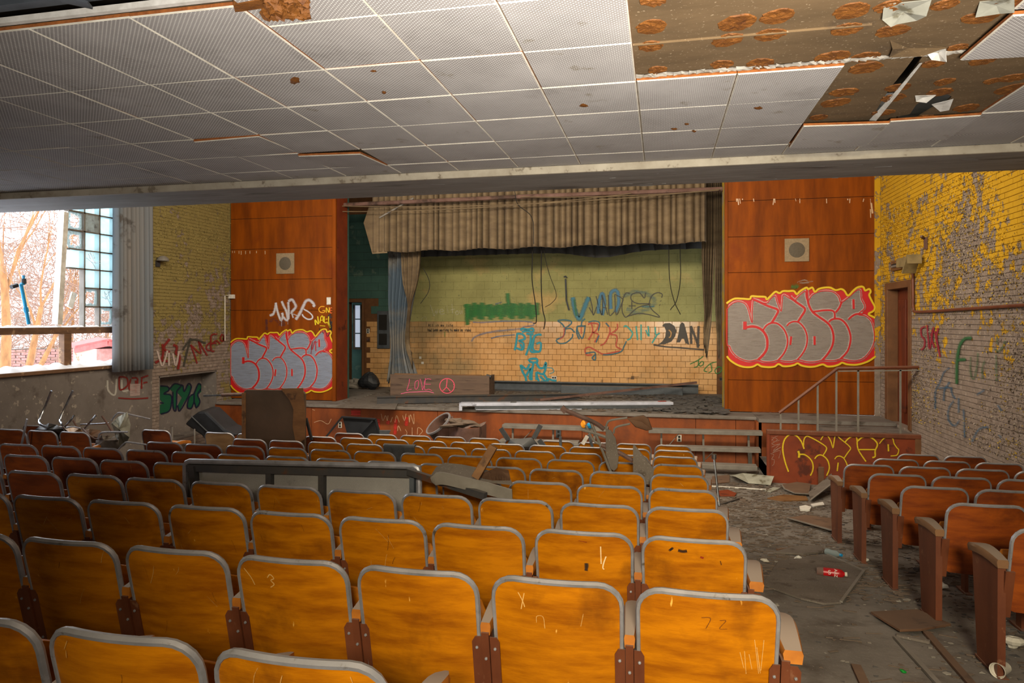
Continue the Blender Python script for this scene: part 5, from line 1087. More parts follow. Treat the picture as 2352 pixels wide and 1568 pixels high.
slab([(1391, 985), (1403, 988), (1414, 1007), (1421, 1049), (1418, 1074), (1410, 1082), (1402, 1076), (1391, 1042)], Yw - .04, .02).build('tablet_arm', M['greyply'], t, bevel=.004)
mb = MB(); P = [pY(u, v, Yw) for u, v in [(1441, 961), (1460, 957), (1478, 954), (1489, 962), (1498, 986), (1485, 988), (1460, 980)]]; cc = sum(P, V()) / 7; mb.v = [tuple(p) for p in P] + [(cc.x, cc.y + .05, cc.z)]; mb.f = [(k, (k + 1) % 7, 7) for k in range(7)]; mb.m = [0] * 7; mb.build('backrest', M['brownply'], t, smooth=True, solid=.014)
slab([(1454, 1022), (1458, 1022), (1501, 1076), (1500, 1112), (1484, 1112), (1454, 1086)], Yw - .25, .015).build('broken_board', M['greyply'], t)
MB().bar(pY(1404, 1084, Yw), (pY(1404, 1084, Yw).x, Yw + .0, fz(Yw)), .02, .02).build('leg', M['whitemetal'], t)
o = MB().bar(pY(1349, 1001, 9.2), pY(1338, 1020, 9.2), .05, .012, (0, 1, 0)).build('metal_strip', M['white'], None); tag(o, 'small white strip sticking up behind a front row seat', 'strip')
o = MB().bar(pY(1352, 1000, 9.2), pY(1362, 1030, 9.2), .03, .03, (0, 1, 0)).bar(pY(1287, 1004, 9.2), pY(1288, 1030, 9.2), .05, .04, (0, 1, 0)).build('broken_bar', M['greysteel'], None); bpy.data.objects.remove(o)
for u0, v0, u1, v1, lb in ((1352, 998, 1362, 1030, 'short grey bar leaning beside the white strip'), (1287, 1003, 1288, 1030, 'short upright grey post behind the front row seats')):
    o = MB().bar(pY(u0, v0, 9.25), pY(u1, v1, 9.25), .035, .03, (0, 1, 0)).build('broken_bar', M['greysteel'], None); tag(o, lb, 'bar')
t = thing('plastic_scrap', pY(1348, 980, 12.6), 'small orange and blue plastic scrap on a bench plank', 'scrap'); p = pY(1340, 974, 12.6); q = pY(1352, 977, 12.6)
lump(p, .05, .05, .07, 3, 8, 6).build('orange_piece', M['orange'], t); lump(q, .07, .05, .05, 6, 8, 6).build('blue_piece', M['blue'], t)
# pole at the row end
o = MB().tube([pD(1640, 1050, 5.9), pD(1652, 1160, 5.75), pF(1658, 1300)], .010, 8).lathe([(0, .02), (.022, .02), (.022, -.02), (.015, -.02)], 10, pD(1640, 1048, 5.9)).build('metal_pole', M['chrome'], None, smooth=True); tag(o, 'thin rusty chrome pole standing at the end of a seat row', 'pole')
# pile of school chairs by the window wall
def dch(name, label, d, shell, m, tubes, cat='chair'):
    t = thing(name, pD(*shell[0], d), label, cat); P = [pD(u, v, d + (.25 if k % 2 else 0)) for k, (u, v) in enumerate(shell)]; c = sum(P, V()) / len(P); n = len(P); mb = MB()
    mb.v = [tuple(p) for p in P] + [(c.x, c.y - .05, c.z + .03)]; mb.f = [(k, (k + 1) % n, n) for k in range(n)]; mb.m = [0] * n; mb.build('seat_shell', M[m], t, smooth=True, solid=.014)
    for pts, r, mm in tubes: MB().tube(cat_rom([pD(u, v, d + dd) for u, v, dd in pts], 5), r, 7).build('leg', M[mm], t, smooth=True)
    return t
dch('school_chair', 'blue-grey school chair upside down with two tall chrome legs', 9.3, [(79, 987), (95, 977), (112, 972), (130, 976), (146, 984), (155, 1006), (120, 1010), (90, 1004)], 'gvinyl', [([(118, 897, .2), (104, 932, .2), (91, 962, .1), (92, 974, 0), (110, 982, 0)], .014, 'chrome'), ([(167, 897, .2), (152, 930, .2), (138, 962, .1), (142, 974, 0), (150, 984, 0)], .014, 'chrome'), ([(171, 953, -.1), (160, 968, -.1), (149, 980, 0)], .013, 'chrome'), ([(62, 962, -.2), (54, 1000, -.2), (42, 1056, -.1)], .014, 'steel')])
dch('school_chair', 'rusty framed school chair tipped over with a peeling pale seat board', 9.35, [(256, 972), (272, 958), (292, 946), (299, 975), (298, 1004), (286, 1022), (272, 1032), (266, 1000)], 'paper', [([(221, 953, 0), (208, 968, 0), (193, 986, .1)], .014, 'chrome'), ([(256, 966, .1), (266, 952, .1), (276, 948, .1), (300, 952, .1), (345, 962, .2)], .011, 'steel'), ([(234, 955, -.1), (246, 972, -.1), (258, 992, -.1)], .013, 'rust'), ([(225, 1008, -.2), (232, 994, -.2), (262, 992, -.2), (294, 992, -.2)], .012, 'steel'), ([(190, 984, 0), (206, 1000, -.1), (222, 1008, -.1), (245, 1000, -.1)], .012, 'rust'), ([(185, 975, .2), (215, 974, .2), (250, 972, .2)], .011, 'chrome')])
dch('school_chair', 'brown plywood school chair lying behind the peeling seat board', 9.7, [(182, 1030), (190, 990), (205, 985), (230, 988), (236, 1005), (228, 1032)], 'brownply', [([(168, 965, 0), (180, 985, 0), (200, 1010, 0)], .012, 'rust')])
dch('school_chair', 'pale plywood school chair with its back showing beside the upside-down chair', 9.5, [(148, 985), (158, 981), (184, 982), (188, 990), (182, 1030), (162, 1030)], 'seat3', [([(150, 983, 0), (168, 980, 0), (186, 984, 0)], .009, 'steel')])
dch('school_chair', 'small tan chair back leaning beside the tipped rusty chair', 9.15, [(218, 1030), (222, 1008), (232, 1000), (262, 1002), (272, 1010), (272, 1034)], 'greyply', [([(272, 1032, 0), (286, 1017, 0), (300, 1016, 0), (336, 1021, 0)], .011, 'steel')])
for u, v, lb in ((396, 981, 'thin pale stick standing beside the isolated front seat'), (447, 985, 'thin pale stick standing in front of the black cushion')):
    p = pD(u, v, 11.5); o = MB().tube([p, V((p.x, p.y, 0))], .012, 6).build('metal_stick', M['whitemetal'], None); tag(o, lb, 'stick')
q = [pY(u, v, 11.7) for u, v in [(423, 974), (440, 956), (455, 945), (472, 945), (486, 958), (515, 986), (545, 998), (520, 1010), (478, 1022), (462, 1000)]]
t = thing('black_cushion', (q[0].x, 11.7, 0), 'black vinyl seat cushion slumped below the wall niche', 'cushion'); MB().prism(q, (0, .45, .05)).build('cushion_body', M['black'], t, bevel=.04); MB().tube([pY(u, v, 11.68) for u, v in [(440, 956), (470, 985), (490, 1004), (520, 1008)]], .012, 6).build('piping', M['gvinyl'], t)
# ---------------------------------------------------------------- litter on the aisle floor
def flat(name, label, cat, pts, m, th=.014, lift=.004, edge=None, tilt=None, group=None):
    P = [pF(u, v, lift) for u, v in pts]
    if tilt: P = [p + up * tilt[k % len(tilt)] for k, p in enumerate(P)]
    if edge:
        t = thing(name, P[0], label, cat, group); MB().prism(P, (0, 0, th)).build('board', M[m], t)
        for a_, b_ in edge: MB().bar(P[a_] + up * th, P[b_] + up * th, .022, .012).build('edge_strip', M['whitemetal'], t)
        return t
    o = MB().prism(P, (0, 0, th)).build(name, M[m], None, bevel=.002); tag(o, label, cat, group); return o
flat('grey_board', 'large grey board with a pale edge strip lying under the red bottle', 'board', [(1900, 1276), (1984, 1314), (1978, 1332), (1932, 1386), (1892, 1389), (1840, 1377), (1750, 1344), (1790, 1290)], 'greyply', edge=((0, 1), (1, 3)))
flat('brown_board', 'dirty brown board on the aisle floor beside an end panel', 'board', [(2000, 1409), (2107, 1403), (2184, 1437), (2117, 1449), (2067, 1451)], 'brownply', .016, .02)
flat('seat_back_board', 'fallen reddish seat board with a silver rim at the third end panel', 'board', [(1808, 1191), (1850, 1184), (1912, 1192), (1918, 1222), (1872, 1209)], 'brownply', .012, .03, edge=((0, 4), (4, 3)))
flat('fallen_seat_back', 'dusty fallen seat back with a pale rim near the graffiti box', 'board', [(1795, 1114), (1830, 1108), (1862, 1112), (1858, 1136), (1825, 1134), (1802, 1124)], 'brownply', .012, .03, edge=((0, 5), (5, 4), (4, 3)))
flat('broken_plank', 'broken grey plank with a pale edge propped against the first end panel', 'plank', [(1857, 1132), (1910, 1110), (1912, 1130), (1862, 1150)], 'greyply', .014, .03, edge=((3, 2),), tilt=(.0, .15, .12, 0))
flat('flat_board', 'flat weathered board lying across the aisle behind the grey board', 'board', [(1776, 1271), (1830, 1257), (1885, 1256), (1892, 1270), (1845, 1275)], 'greyply', .02)
flat('flat_board', 'brown splintered board beside the fallen seat back', 'board', [(1762, 1146), (1800, 1138), (1852, 1142), (1856, 1150), (1800, 1152)], 'rawwood', .02)
flat('seat_board', 'small red brown board lying at the end of the bench row', 'board', [(1636, 1095), (1676, 1092), (1676, 1108), (1634, 1112)], 'brownply', .014)
flat('seat_board', 'red brown curved board on the floor beside the chrome pole', 'board', [(1650, 1128), (1672, 1126), (1692, 1134), (1688, 1140), (1652, 1140)], 'boxfront', .014)
flat('paper_sheet', 'crumpled grey sheet in front of the benches', 'paper', [(1676, 1092), (1706, 1098), (1740, 1094), (1778, 1108), (1770, 1114), (1720, 1110), (1690, 1106)], 'paper', .006, .02, tilt=(.0, .08, .02, .1, 0))
flat('floor_tile', 'pale square board corner on the aisle floor', 'board', [(1757, 1128), (1776, 1120), (1792, 1122), (1770, 1131)], 'paper', .012)
flat('ceiling_scrap', 'white broken plaster scrap beside the second end panel', 'scrap', [(1862, 1160), (1890, 1155), (1894, 1162), (1868, 1165)], 'white', .02)
flat('socket_scrap', 'white broken fitting with dark holes on the aisle floor', 'scrap', [(1836, 1167), (1850, 1164), (1864, 1168), (1860, 1175), (1838, 1174)], 'white', .03)
for q in [('long white strip lying across the head of the aisle', 1635, 1116, 1760, 1124, .03, 'white'), ('thin pale batten running along the near aisle floor', 2058, 1464, 2160, 1575, .03, 'whitemetal'), ('dark wooden lath running from the brown board', 2128, 1452, 2240, 1580, .045, 'brownply'), ('flat pale lath crossing the batten at the brown board', 2060, 1458, 2136, 1474, .03, 'greyply'), ('short brown stub of wood at the bottom of the aisle', 1966, 1528, 1990, 1580, .05, 'brownply'), ('dark bent strip on the floor beside the chrome pole', 1655, 1158, 1702, 1143, .03, 'darksteel'), ('thin dark lath on the floor behind the grey board', 1785, 1262, 1830, 1258, .03, 'brownply')]:
    p, r = pF(q[1], q[2], .012), pF(q[3], q[4], .012); o = MB().bar(p, r, q[5], .016).build('wood_strip', M[q[6]], None); tag(o, q[0], 'strip', 'strips on the aisle floor')
p = pF(1886, 1122); o = MB().box(p.x - .04, p.x + .04, p.y - .02, p.y + .02, p.z, p.z + .34).build('broken_post', M['brownply'], None, bevel=.006); tag(o, 'short broken wooden post standing behind the propped plank', 'post')
# red bottle
p, q = pF(1876, 1311, .04), pF(1946, 1319, .04); ax = (q - p).normalized(); L_ = (q - p).length
t = thing('drink_bottle', p, 'red labelled plastic drink bottle lying on the grey board', 'bottle')
MB().lathe([(0, 0), (.034, 0), (.037, .02), (.037, L_ * .22)], 20, p, ax).build('bottle_base', M['rust'], t, smooth=True); MB().lathe([(.0375, L_ * .22), (.0375, L_ * .72)], 20, p, ax).build('label', M['red'], t, smooth=True)
MB().lathe([(.037, L_ * .72), (.034, L_ * .82), (.016, L_ * .9), (.015, L_ * .93)], 20, p, ax).build('shoulder', M['red'], t, smooth=True); MB().lathe([(.018, L_ * .92), (.019, L_ * 1.0), (.0, L_ * 1.0)], 16, p, ax).build('cap', M['card'], t, smooth=True)
def text(s, c, ex, ey, size, m, parent, name='lettering'):
    cu = bpy.data.curves.new(name, 'FONT'); cu.body = s; cu.size = size; cu.align_x = 'CENTER'; cu.align_y = 'CENTER'; cu.extrude = .0004
    o = bpy.data.objects.new(name, cu); C.objects.link(o); ex, ey = V(ex).normalized(), V(ey).normalized(); ez = ex.cross(ey); Mx = Matrix((ex, ey, ez)).transposed().to_4x4(); Mx.translation = c
    dg = bpy.context.evaluated_depsgraph_get(); me = bpy.data.meshes.new_from_object(o.evaluated_get(dg)); bpy.data.objects.remove(o); me.transform(Mx); me.materials.clear(); me.materials.append(M[m])
    o = bpy.data.objects.new(name, me); C.objects.link(o); setp(o, parent); return o
vw = (EYE - (p + q) / 2); vw = (vw - ax * vw.dot(ax)).normalized(); sd = ax.cross(vw)
text('AriZ', p + ax * L_ * .62 + vw * .0385, -sd if sd.z > 0 else sd, ax, .034, 'white', t)
text('S', p + ax * L_ * .42 + vw * .0385, ax, vw.cross(ax), .05, 'white', t)
p = pF(1898, 1266, .03); q = pF(1926, 1273, .03); a2 = (q - p).normalized(); t = thing('clear_bottle', p, 'crushed clear plastic bottle behind the red bottle', 'bottle'); MB().lathe([(0, 0), (.03, 0), (.033, .03), (.028, .07), (.032, .11), (.012, .15)], 14, p, a2).build('body', M['jag'], t, smooth=True); MB().lathe([(.014, .15), (.014, .17), (0, .17)], 10, p, a2).build('cap', M['blue'], t)
p = pF(2290, 1540, .04); q = pF(2330, 1524, .04); a2 = (q - p).normalized(); o = MB().lathe([(.04, 0), (.036, .01), (.028, .1), (0, .1)], 20, p, a2).lathe([(.034, .012), (.026, .09)], 20, p, a2).build('paper_cup', M['card'], None, smooth=True, solid=.002); tag(o, 'pale paper cup lying beside the largest end panel', 'cup')
for (u, v, m_, r, lb) in ((1687, 1216, 'blue', .03, 'small blue scrap beside a row end'), (1834, 1280, 'white', .035, 'white crumpled scrap by the grey board'), (1758, 1287, 'card', .03, 'yellowish scrap beside the grey board'), (2074, 1541, 'green', .016, 'small green glass piece on the bare floor'), (2136, 1372, 'card', .05, 'pale torn scrap in the second gap between the end panels'), (2330, 1475, 'card', .06, 'pale crushed wrapper under the seats by the largest end panel'), (1990, 1285, 'white', .025, 'round white lump at the foot of an end panel'), (2160, 1345, 'white', .05, 'white plaster lump between two end panels')):
    p = pF(u, v, r * .5); o = lump(p, r, r * .8, r * .5, int(u), 9, 6, .4).build('litter_scrap', M[m_], None); tag(o, lb, 'scrap', 'scraps on the aisle floor')
# loose rubble nobody could count
def rubble(name, m, n, region, smin, smax, hfun, label):
    mb = MB(); rn = random.Random(name)
    for _ in range(n):
        x, y = region(rn); s = rn.uniform(smin, smax) * (1 if rn.random() < .85 else 1.8); z = hfun(y) + .001; k = rn.choice((3, 4, 5)); a0 = rn.uniform(0, 6.28); b = []
        for q in range(k): a = a0 + 6.28 * q / k + rn.uniform(-.4, .4); b.append(V((x + math.cos(a) * s, y + math.sin(a) * s * rn.uniform(.5, 1), z + rn.uniform(0, .18) * s)))
        b_ = [p + up * s * .12 for p in b]; mb.add(b + b_, [tuple(range(k, 2 * k))] + [(q, (q + 1) % k, k + (q + 1) % k, k + q) for q in range(k)])
    o = mb.build(name, m, None); o['kind'] = 'stuff'; o['label'] = label
def r_aisle(rn):
    while True:
        y = rn.uniform(1.5, 12.2); x = rn.uniform(.5, 3.9)
        dens = .18 + .7 * (x > 1.55) + .5 * (y > 6.2)
        if y > BY - .05: continue
        if rn.random() < dens: return x, y
def r_front(rn): return rn.uniform(-9.3, 1.7), rn.uniform(9.7, 13.1)
def r_stage(rn):
    y = rn.uniform(13.3, 16.9); return rn.uniform(-6.8, 1.1), y
def r_stager(rn): return min(1.15, rn.gauss(.55, .5)), rn.uniform(13.3, 16.4)
rubble('rubble_pale', M['chip1'], 1600, r_aisle, .004, .018, fz, 'pale chips littering the aisle')
rubble('rubble_brown', M['chip2'], 2400, r_aisle, .006, .026, fz, 'brown debris littering the aisle')
rubble('rubble_dark', M['chip3'], 2200, r_aisle, .004, .02, fz, 'dark grit littering the aisle')
rubble('rubble_front', M['chip2'], 700, r_front, .02, .07, fz, 'debris on the floor before the stage')
rubble('rubble_stage_pale', M['chip1'], 900, r_stage, .008, .035, lambda y: ZS, 'pale chips on the stage floor')
rubble('rubble_stage_dark', M['chip2'], 1100, r_stage, .012, .06, lambda y: ZS, 'dark debris on the stage floor')
rubble('rubble_stage_heap', M['chip3'], 900, r_stager, .02, .09, lambda y: ZS + .02, 'heap of broken boards at the stage corner')

mb = MB(); rn = random.Random(77)
for _ in range(1500):
    y = rn.uniform(3.5, 11.6) if rn.random() < .1 else rn.uniform(5.6, 11.6); x = rn.uniform(.5, 3.8) if rn.random() < .35 else rn.uniform(.5, 1.9); a = rn.gauss(0, .5); L_ = rn.uniform(.02, .13); z = fz(y) + rn.uniform(.003, .015); d = V((math.cos(a), math.sin(a), 0)) * L_
    if y > BY - .2: continue
    mb.bar((x, y, z), V((x, y, z)) + d + V((0, 0, -.1046 * d.y + rn.uniform(-.004, .01))), rn.uniform(.004, .014), .005)
o = mb.build('splinter_litter', M['chip2']); o['kind'] = 'stuff'; o['label'] = 'wood splinters strewn along the aisle'
# ================================================================ GRAFFITI (painted marks on the real walls)
R_, Yl, Sv = 'b80f14', 'd0b010', '9a908a'
TOP = [(55, 360), (110, 320), (180, 290), (290, 290), (395, 295), (420, 255), (520, 260), (620, 265), (645, 300), (700, 250), (770, 190), (830, 210), (880, 180), (960, 180), (1040, 180), (1080, 225), (1130, 180), (1220, 130), (1250, 150), (1310, 130), (1345, 190), (1400, 150), (1480, 130), (1570, 130), (1650, 165), (1730, 150), (1780, 180), (1830, 245), (1900, 180), (1960, 130), (2030, 115), (2060, 130), (2080, 170), (2140, 150), (2160, 190), (2140, 240), (2180, 330), (2220, 410), (2200, 470), (2130, 515), (2225, 570)]
BOT = [(60, 1130), (110, 1190), (200, 1250), (300, 1285), (400, 1290), (460, 1275), (510, 1250), (570, 1280), (680, 1290), (760, 1280), (815, 1245), (880, 1275), (970, 1275), (1050, 1255), (1095, 1235), (1150, 1265), (1250, 1285), (1350, 1280), (1460, 1250), (1530, 1280), (1620, 1275), (1700, 1250), (1745, 1225), (1820, 1250), (1950, 1255), (2060, 1230), (2150, 1190), (2235, 1130)]
SIL = [(62, 440), (110, 385), (170, 345), (240, 332), (310, 355), (350, 400), (380, 480), (410, 600), (432, 632), (430, 500), (438, 380), (452, 315), (540, 345), (648, 352), (700, 290), (762, 248), (790, 330), (852, 475), (868, 330), (885, 235), (960, 275), (1060, 330), (1072, 292), (1140, 225), (1205, 182), (1216, 260), (1240, 330), (1262, 300), (1310, 235), (1400, 190), (1500, 176), (1610, 192), (1690, 262), (1715, 340), (1752, 335), (1850, 260), (1950, 172), (2000, 160), (2016, 200), (2022, 290), (2070, 390), (2062, 440), (2000, 492), (1985, 525), (2080, 542), (2160, 612), (2200, 720), (2215, 860), (2190, 980), (2130, 1080), (2050, 1160), (1950, 1195), (1850, 1190), (1730, 1168), (1640, 1190), (1560, 1195), (1460, 1187), (1350, 1210), (1230, 1210), (1100, 1182), (1000, 1205), (900, 1202), (815, 1187), (720, 1210), (600, 1210), (510, 1182), (400, 1200), (300, 1182), (200, 1130), (130, 1050), (100, 980), (62, 930)]
LIN = [([(440, 298), (540, 340), (640, 388), (740, 425), (792, 445), (808, 480), (765, 560), (710, 650)], 38), ([(590, 745), (640, 680), (710, 645), (790, 650), (860, 700), (912, 770), (942, 860), (945, 950), (918, 1040), (870, 1120), (810, 1187)], 28), ([(325, 625), (322, 740)], 62), ([(330, 712), (430, 695), (520, 715), (590, 765), (640, 850), (652, 940), (640, 1030), (590, 1110), (515, 1182)], 42), ([(985, 262), (1060, 330), (1140, 385), (1195, 430), (1195, 475), (1150, 545), (1095, 632)], 36), ([(935, 690), (970, 650), (1030, 625), (1095, 630), (1150, 670), (1200, 740), (1230, 830), (1232, 920), (1210, 1010), (1160, 1100), (1090, 1182)], 26), ([(1228, 150), (1240, 300), (1260, 390), (1310, 480), (1400, 552), (1500, 620), (1570, 690), (1610, 790), (1616, 900), (1590, 1000), (1530, 1100), (1455, 1187)], 36), ([(1310, 480), (1400, 470), (1480, 460), (1590, 462), (1632, 500), (1635, 585)], 30), ([(1648, 492), (1700, 425), (1740, 330)], 34), ([(1550, 632), (1580, 602), (1640, 582), (1720, 592), (1790, 650), (1840, 740), (1866, 840), (1860, 940), (1830, 1040), (1780, 1110), (1720, 1168)], 32), ([(1835, 597), (1880, 552), (1950, 515), (2040, 515)], 32), ([(1000, 842), (985, 965)], 38), ([(1340, 838), (1342, 965)], 40), ([(1908, 300), (1912, 440)], 40)]
EDGE = [([(x, y) for x, y in SIL], 16, 'c8bcb8', .55)]
def throwie(name, plane, T, parent, label, sil):
    st = [(TOP + BOT[::-1], 0, R_), (SIL, 0, '665850'), (SIL, 0, sil, .62), (SIL + SIL[:1], 40, 'd8ceca', .6)]
    st += [(p, w_ + 26, 'd8ceca', .66) for p, w_ in LIN] + [(p, w_, R_) for p, w_ in LIN]
    st += [(SIL + SIL[:1], 16, R_)] + [(TOP, 34, Yl), (BOT, 32, Yl)]
    return paint(name, plane, st, parent, label, T, soft=.6)
pl = plY(YP)
throwie('red_silver_graffiti', pl, (1660, 640, .15731), panR, 'big silver bubble letters outlined in red and yellow, brick side', Sv)
k = .16579; throwie('red_silver_graffiti', pl, (520 + 60 * k - 60 * k * .6621, 660 + 575 * k - 115 * k * .766, k * .6621, k * .766), panL, 'big silver bubble letters outlined in red and yellow, window side', '98a4bc')
T2 = (520, 660, .16579); wt = 'cfcbd0'
paint('white_tag', pl, [([(600, 390), (650, 365), (675, 290), (685, 215)], 42, wt, .8), ([(685, 210), (700, 300), (730, 400), (760, 455), (780, 390), (770, 350)], 40, wt, .85), ([(765, 190), (790, 250), (830, 330), (850, 440), (820, 445), (780, 400)], 42, wt, .8), ([(860, 440), (862, 330), (858, 200)], 40, wt, .75), ([(855, 190), (910, 170), (945, 220), (960, 270), (900, 345)], 46, wt, .7), ([(900, 340), (925, 420)], 26, wt, .8), ([(960, 445), (1010, 370), (1060, 270), (1100, 190), (1160, 180), (1215, 240), (1200, 265)], 50, wt, .75), ([(1070, 300), (1140, 340), (1190, 390), (1185, 430), (1130, 440), (1070, 405), (1050, 370)], 26, wt, .9), ([(870, 350), (990, 390)], 20, wt, .6), ([(765, 450), (765, 540)], 10, wt, .6), ([(852, 450), (852, 510)], 8, wt, .5)], panL, 'white tag reading WAYS', T2, soft=.35)
paint('yellow_tag', pl, [([(1360, 265), (1310, 265), (1280, 300), (1300, 340), (1350, 345), (1365, 320), (1330, 320)], 16, 'e0a010'), ([(1385, 350), (1385, 280), (1420, 345), (1425, 275)], 14, 'e0c010'), ([(1480, 285), (1440, 285), (1440, 350), (1490, 345)], 14, 'd86018'), ([(1440, 318), (1480, 316)], 12, 'd86018'), ([(1235, 520), (1230, 450), (1275, 505), (1265, 400)], 20, 'e0c814'), ([(1295, 490), (1310, 410), (1335, 400), (1345, 480)], 16, 'e0c814'), ([(1300, 455), (1345, 450)], 12, 'e0c814'), ([(1355, 400), (1360, 485), (1400, 480)], 16, 'e0c814'), ([(1375, 440), (1400, 435)], 12, 'e0c814'), ([(1295, 528), (1370, 535)], 10, 'e0c814'), ([(1415, 400), (1420, 490), (1440, 560), (1400, 480)], 18, 'd0b814')], panL, 'small yellow and black tags reading ONE and NAE', T2)
bk = '22201f'
paint('black_tag', pl, [([(1400, 410), (1440, 370), (1440, 420), (1480, 390)], 16, bk), ([(1430, 440), (1440, 580), (1490, 470), (1450, 500), (1470, 600), (1430, 520)], 30, bk, .85), ([(1440, 480), (1495, 480)], 26, bk, .8), ([(1290, 560), (1300, 630), (1320, 570), (1345, 640), (1375, 600), (1400, 680), (1440, 620), (1470, 650), (1500, 590)], 14, '3a2420', .85)], panL, 'black scribble beside the yellow tag', T2)
paint('faded_tag', pl, [([(555, 440), (560, 590)], 40, '332a40', .45), ([(600, 480), (660, 430), (720, 480), (780, 470), (800, 520), (720, 510)], 50, '332a40', .35), ([(1175, 940), (1180, 840), (1190, 740)], 20, R_, .8), ([(1190, 860), (1230, 740), (1240, 880)], 18, R_, .8), ([(1240, 760), (1280, 745)], 16, R_, .8), ([(1290, 880), (1315, 910)], 22, R_, .8)], panL, 'faded dark marks and a red letter A', T2)
paint('faint_scribble', pl, [([(1085, 50), (1200, 20), (1250, 60), (1120, 60), (1320, 40)], 24, 'b0a090', .45), ([(1000, 110), (1040, 120), (1080, 110), (1100, 130)], 90, '2a6a20', .6)], panR, 'small white smudge and green spray spot', (1660, 640, .15731), soft=.2)
mb = [([(1692 + k * 4.4 + RN.uniform(-2, 2), 456), (1692 + k * 4.4, 456 + RN.uniform(3, 15))], RN.uniform(1, 3), 'e0c0a0', .8) for k in (0, 1, 2, 3, 9, 19, 20, 31, 33, 47, 58, 59, 66, 70)] + [([(2001, 466), (2004, 490)], 5, 'd8b890', .8), ([(1999, 480), (2000, 500)], 3, 'd8b890', .7)]
paint('chipped_edge', pl, mb, panR, 'pale chips along a panel joint')
paint('chipped_edge', pl, [([(534 + k * 5, 576), (534 + k * 5, 576 + RN.uniform(3, 9))], 2, 'd8b890', .7) for k in (0, 1, 3, 4, 6, 8, 11, 15)] + [([(700 + RN.uniform(0, 60), 600 + RN.uniform(0, 40))] * 1 + [(702 + RN.uniform(0, 60), 603 + RN.uniform(0, 40))], 3, 'd0a060', .0) for k in range(1)], panL, 'pale chips along a panel joint')
# stage rear wall
pb = lambda u, v, o: pY(u, v, YB - .014 - o)
T4, T5 = (960, 640, .16582), (1260, 620, .17857); gr = '0a6a22'; cy_ = '0a8a9c'; tl = '1a5a68'
st = [([(660, 350), (680, 450), (680, 560), (690, 640)], 90, gr, .8)]
for k in range(26):
    x = 700 + k * 38; y0 = 350 + 20 * math.sin(k * 2.2) + (20 if 7 < k < 12 else 0); y1 = 540 + 30 * math.sin(k * 1.7) - (k > 8) * 10
    st.append(([(x, y0), (x + 12 * math.sin(k), (y0 + y1) / 2), (x - 6, y1)], 105, gr if k % 3 else '1a7a28', .75))
st += [([(1240, 200), (1245, 280), (1260, 360)], 85, gr, .85), ([(1070, 350), (1160, 325)], 20, '2a5a80', .6), ([(760, 600), (900, 605), (1100, 590), (1350, 585), (1560, 600), (1600, 640), (1450, 665)], 26, '4a6a94', .6), ([(740, 870), (780, 810), (900, 760), (1080, 725), (1250, 710), (1420, 690)], 36, '5a7090', .55), ([(1010, 825), (1120, 795), (1340, 775)], 22, '3a6a94', .7)]
paint('green_patch', pb, st, wall_stage, 'patch of green spray paint with blue strokes beneath', T4, soft=.25)
wh = 'c8c4a8'
paint('chalk_words', pb, [([(170, 360), (200, 440), (225, 515), (245, 440), (260, 490), (275, 420)], 12, wh, .5), ([(290, 460), (350, 450), (330, 420), (300, 450), (320, 490), (370, 480)], 12, wh, .5), ([(400, 370), (420, 480)], 10, wh, .35), ([(470, 350), (480, 480)], 12, wh, .5), ([(450, 430), (510, 420)], 10, wh, .5), ([(540, 440), (520, 470), (540, 500), (565, 470), (540, 440)], 12, wh, .5), ([(580, 440), (590, 490), (610, 440), (615, 495)], 10, wh, .5), ([(40, 580), (60, 540), (110, 530), (120, 580)], 8, wh, .35)], wall_stage, 'faint chalk words', T4)
bl = '1e1810'; W1_ = []
def word(s, x, y, h, wd, c, a=.9):
    gl = {'A': [[(0, 1), (.5, 0), (1, 1)], [(.2, .6), (.8, .6)]], 'l': [[(.5, 0), (.5, 1)]], 'i': [[(.5, .35), (.5, 1)]], 'n': [[(0, 1), (0, .4), (.5, .35), (1, .5), (1, 1)]], 'm': [[(0, 1), (0, .4), (.45, .5), (.45, 1)], [(.45, .5), (1, .4), (1, 1)]], 'y': [[(0, .35), (.5, .8)], [(1, .35), (.3, 1.3)]], 'f': [[(.9, .05), (.4, .15), (.4, 1)], [(.1, .5), (.8, .5)]], 'e': [[(0, .65), (1, .6), (.6, .35), (.05, .6), (.4, 1), (1, .9)]], 'h': [[(0, 0), (0, 1), (.1, .5), (.8, .45), (.9, 1)]], 'a': [[(.9, .4), (.2, .4), (.1, .9), (.6, 1), (.9, .5), (1, 1)]], 'b': [[(0, 0), (0, 1), (.7, 1), (.9, .7), (.1, .5)]], 'd': [[(.9, 0), (.9, 1), (.2, 1), (.1, .6), (.8, .5)]], 'o': [[(.5, .4), (.1, .7), (.5, 1), (.9, .7), (.5, .4)]], 'r': [[(.1, .4), (.15, 1), (.2, .6), (.8, .4)]], 't': [[(.4, .1), (.45, 1)], [(0, .4), (.9, .4)]], 'k': [[(.1, 0), (.1, 1)], [(.9, .4), (.15, .7), (.9, 1)]], 's': [[(.9, .4), (.2, .5), (.8, .8), (.1, 1)]], 'w': [[(0, .4), (.25, 1), (.5, .5), (.75, 1), (1, .4)]], 'g': [[(.9, .4), (.1, .5), (.2, .9), (.9, .8), (.9, .4), (.8, 1.3), (.1, 1.2)]], 'p': [[(.1, .4), (.1, 1.3)], [(.1, .4), (.9, .5), (.8, .9), (.1, 1)]], 'I': [[(.5, 0), (.5, 1)]], 'M': [[(0, 1), (.1, 0), (.5, .7), (.9, 0), (1, 1)]]}
    o = []
    for ch in s:
        if ch in gl:
            for q in gl[ch]: o.append(([(x + a_ * wd, y + b_ * h) for a_, b_ in q], h * .22, c, a))
        x += wd * 1.45
    return o
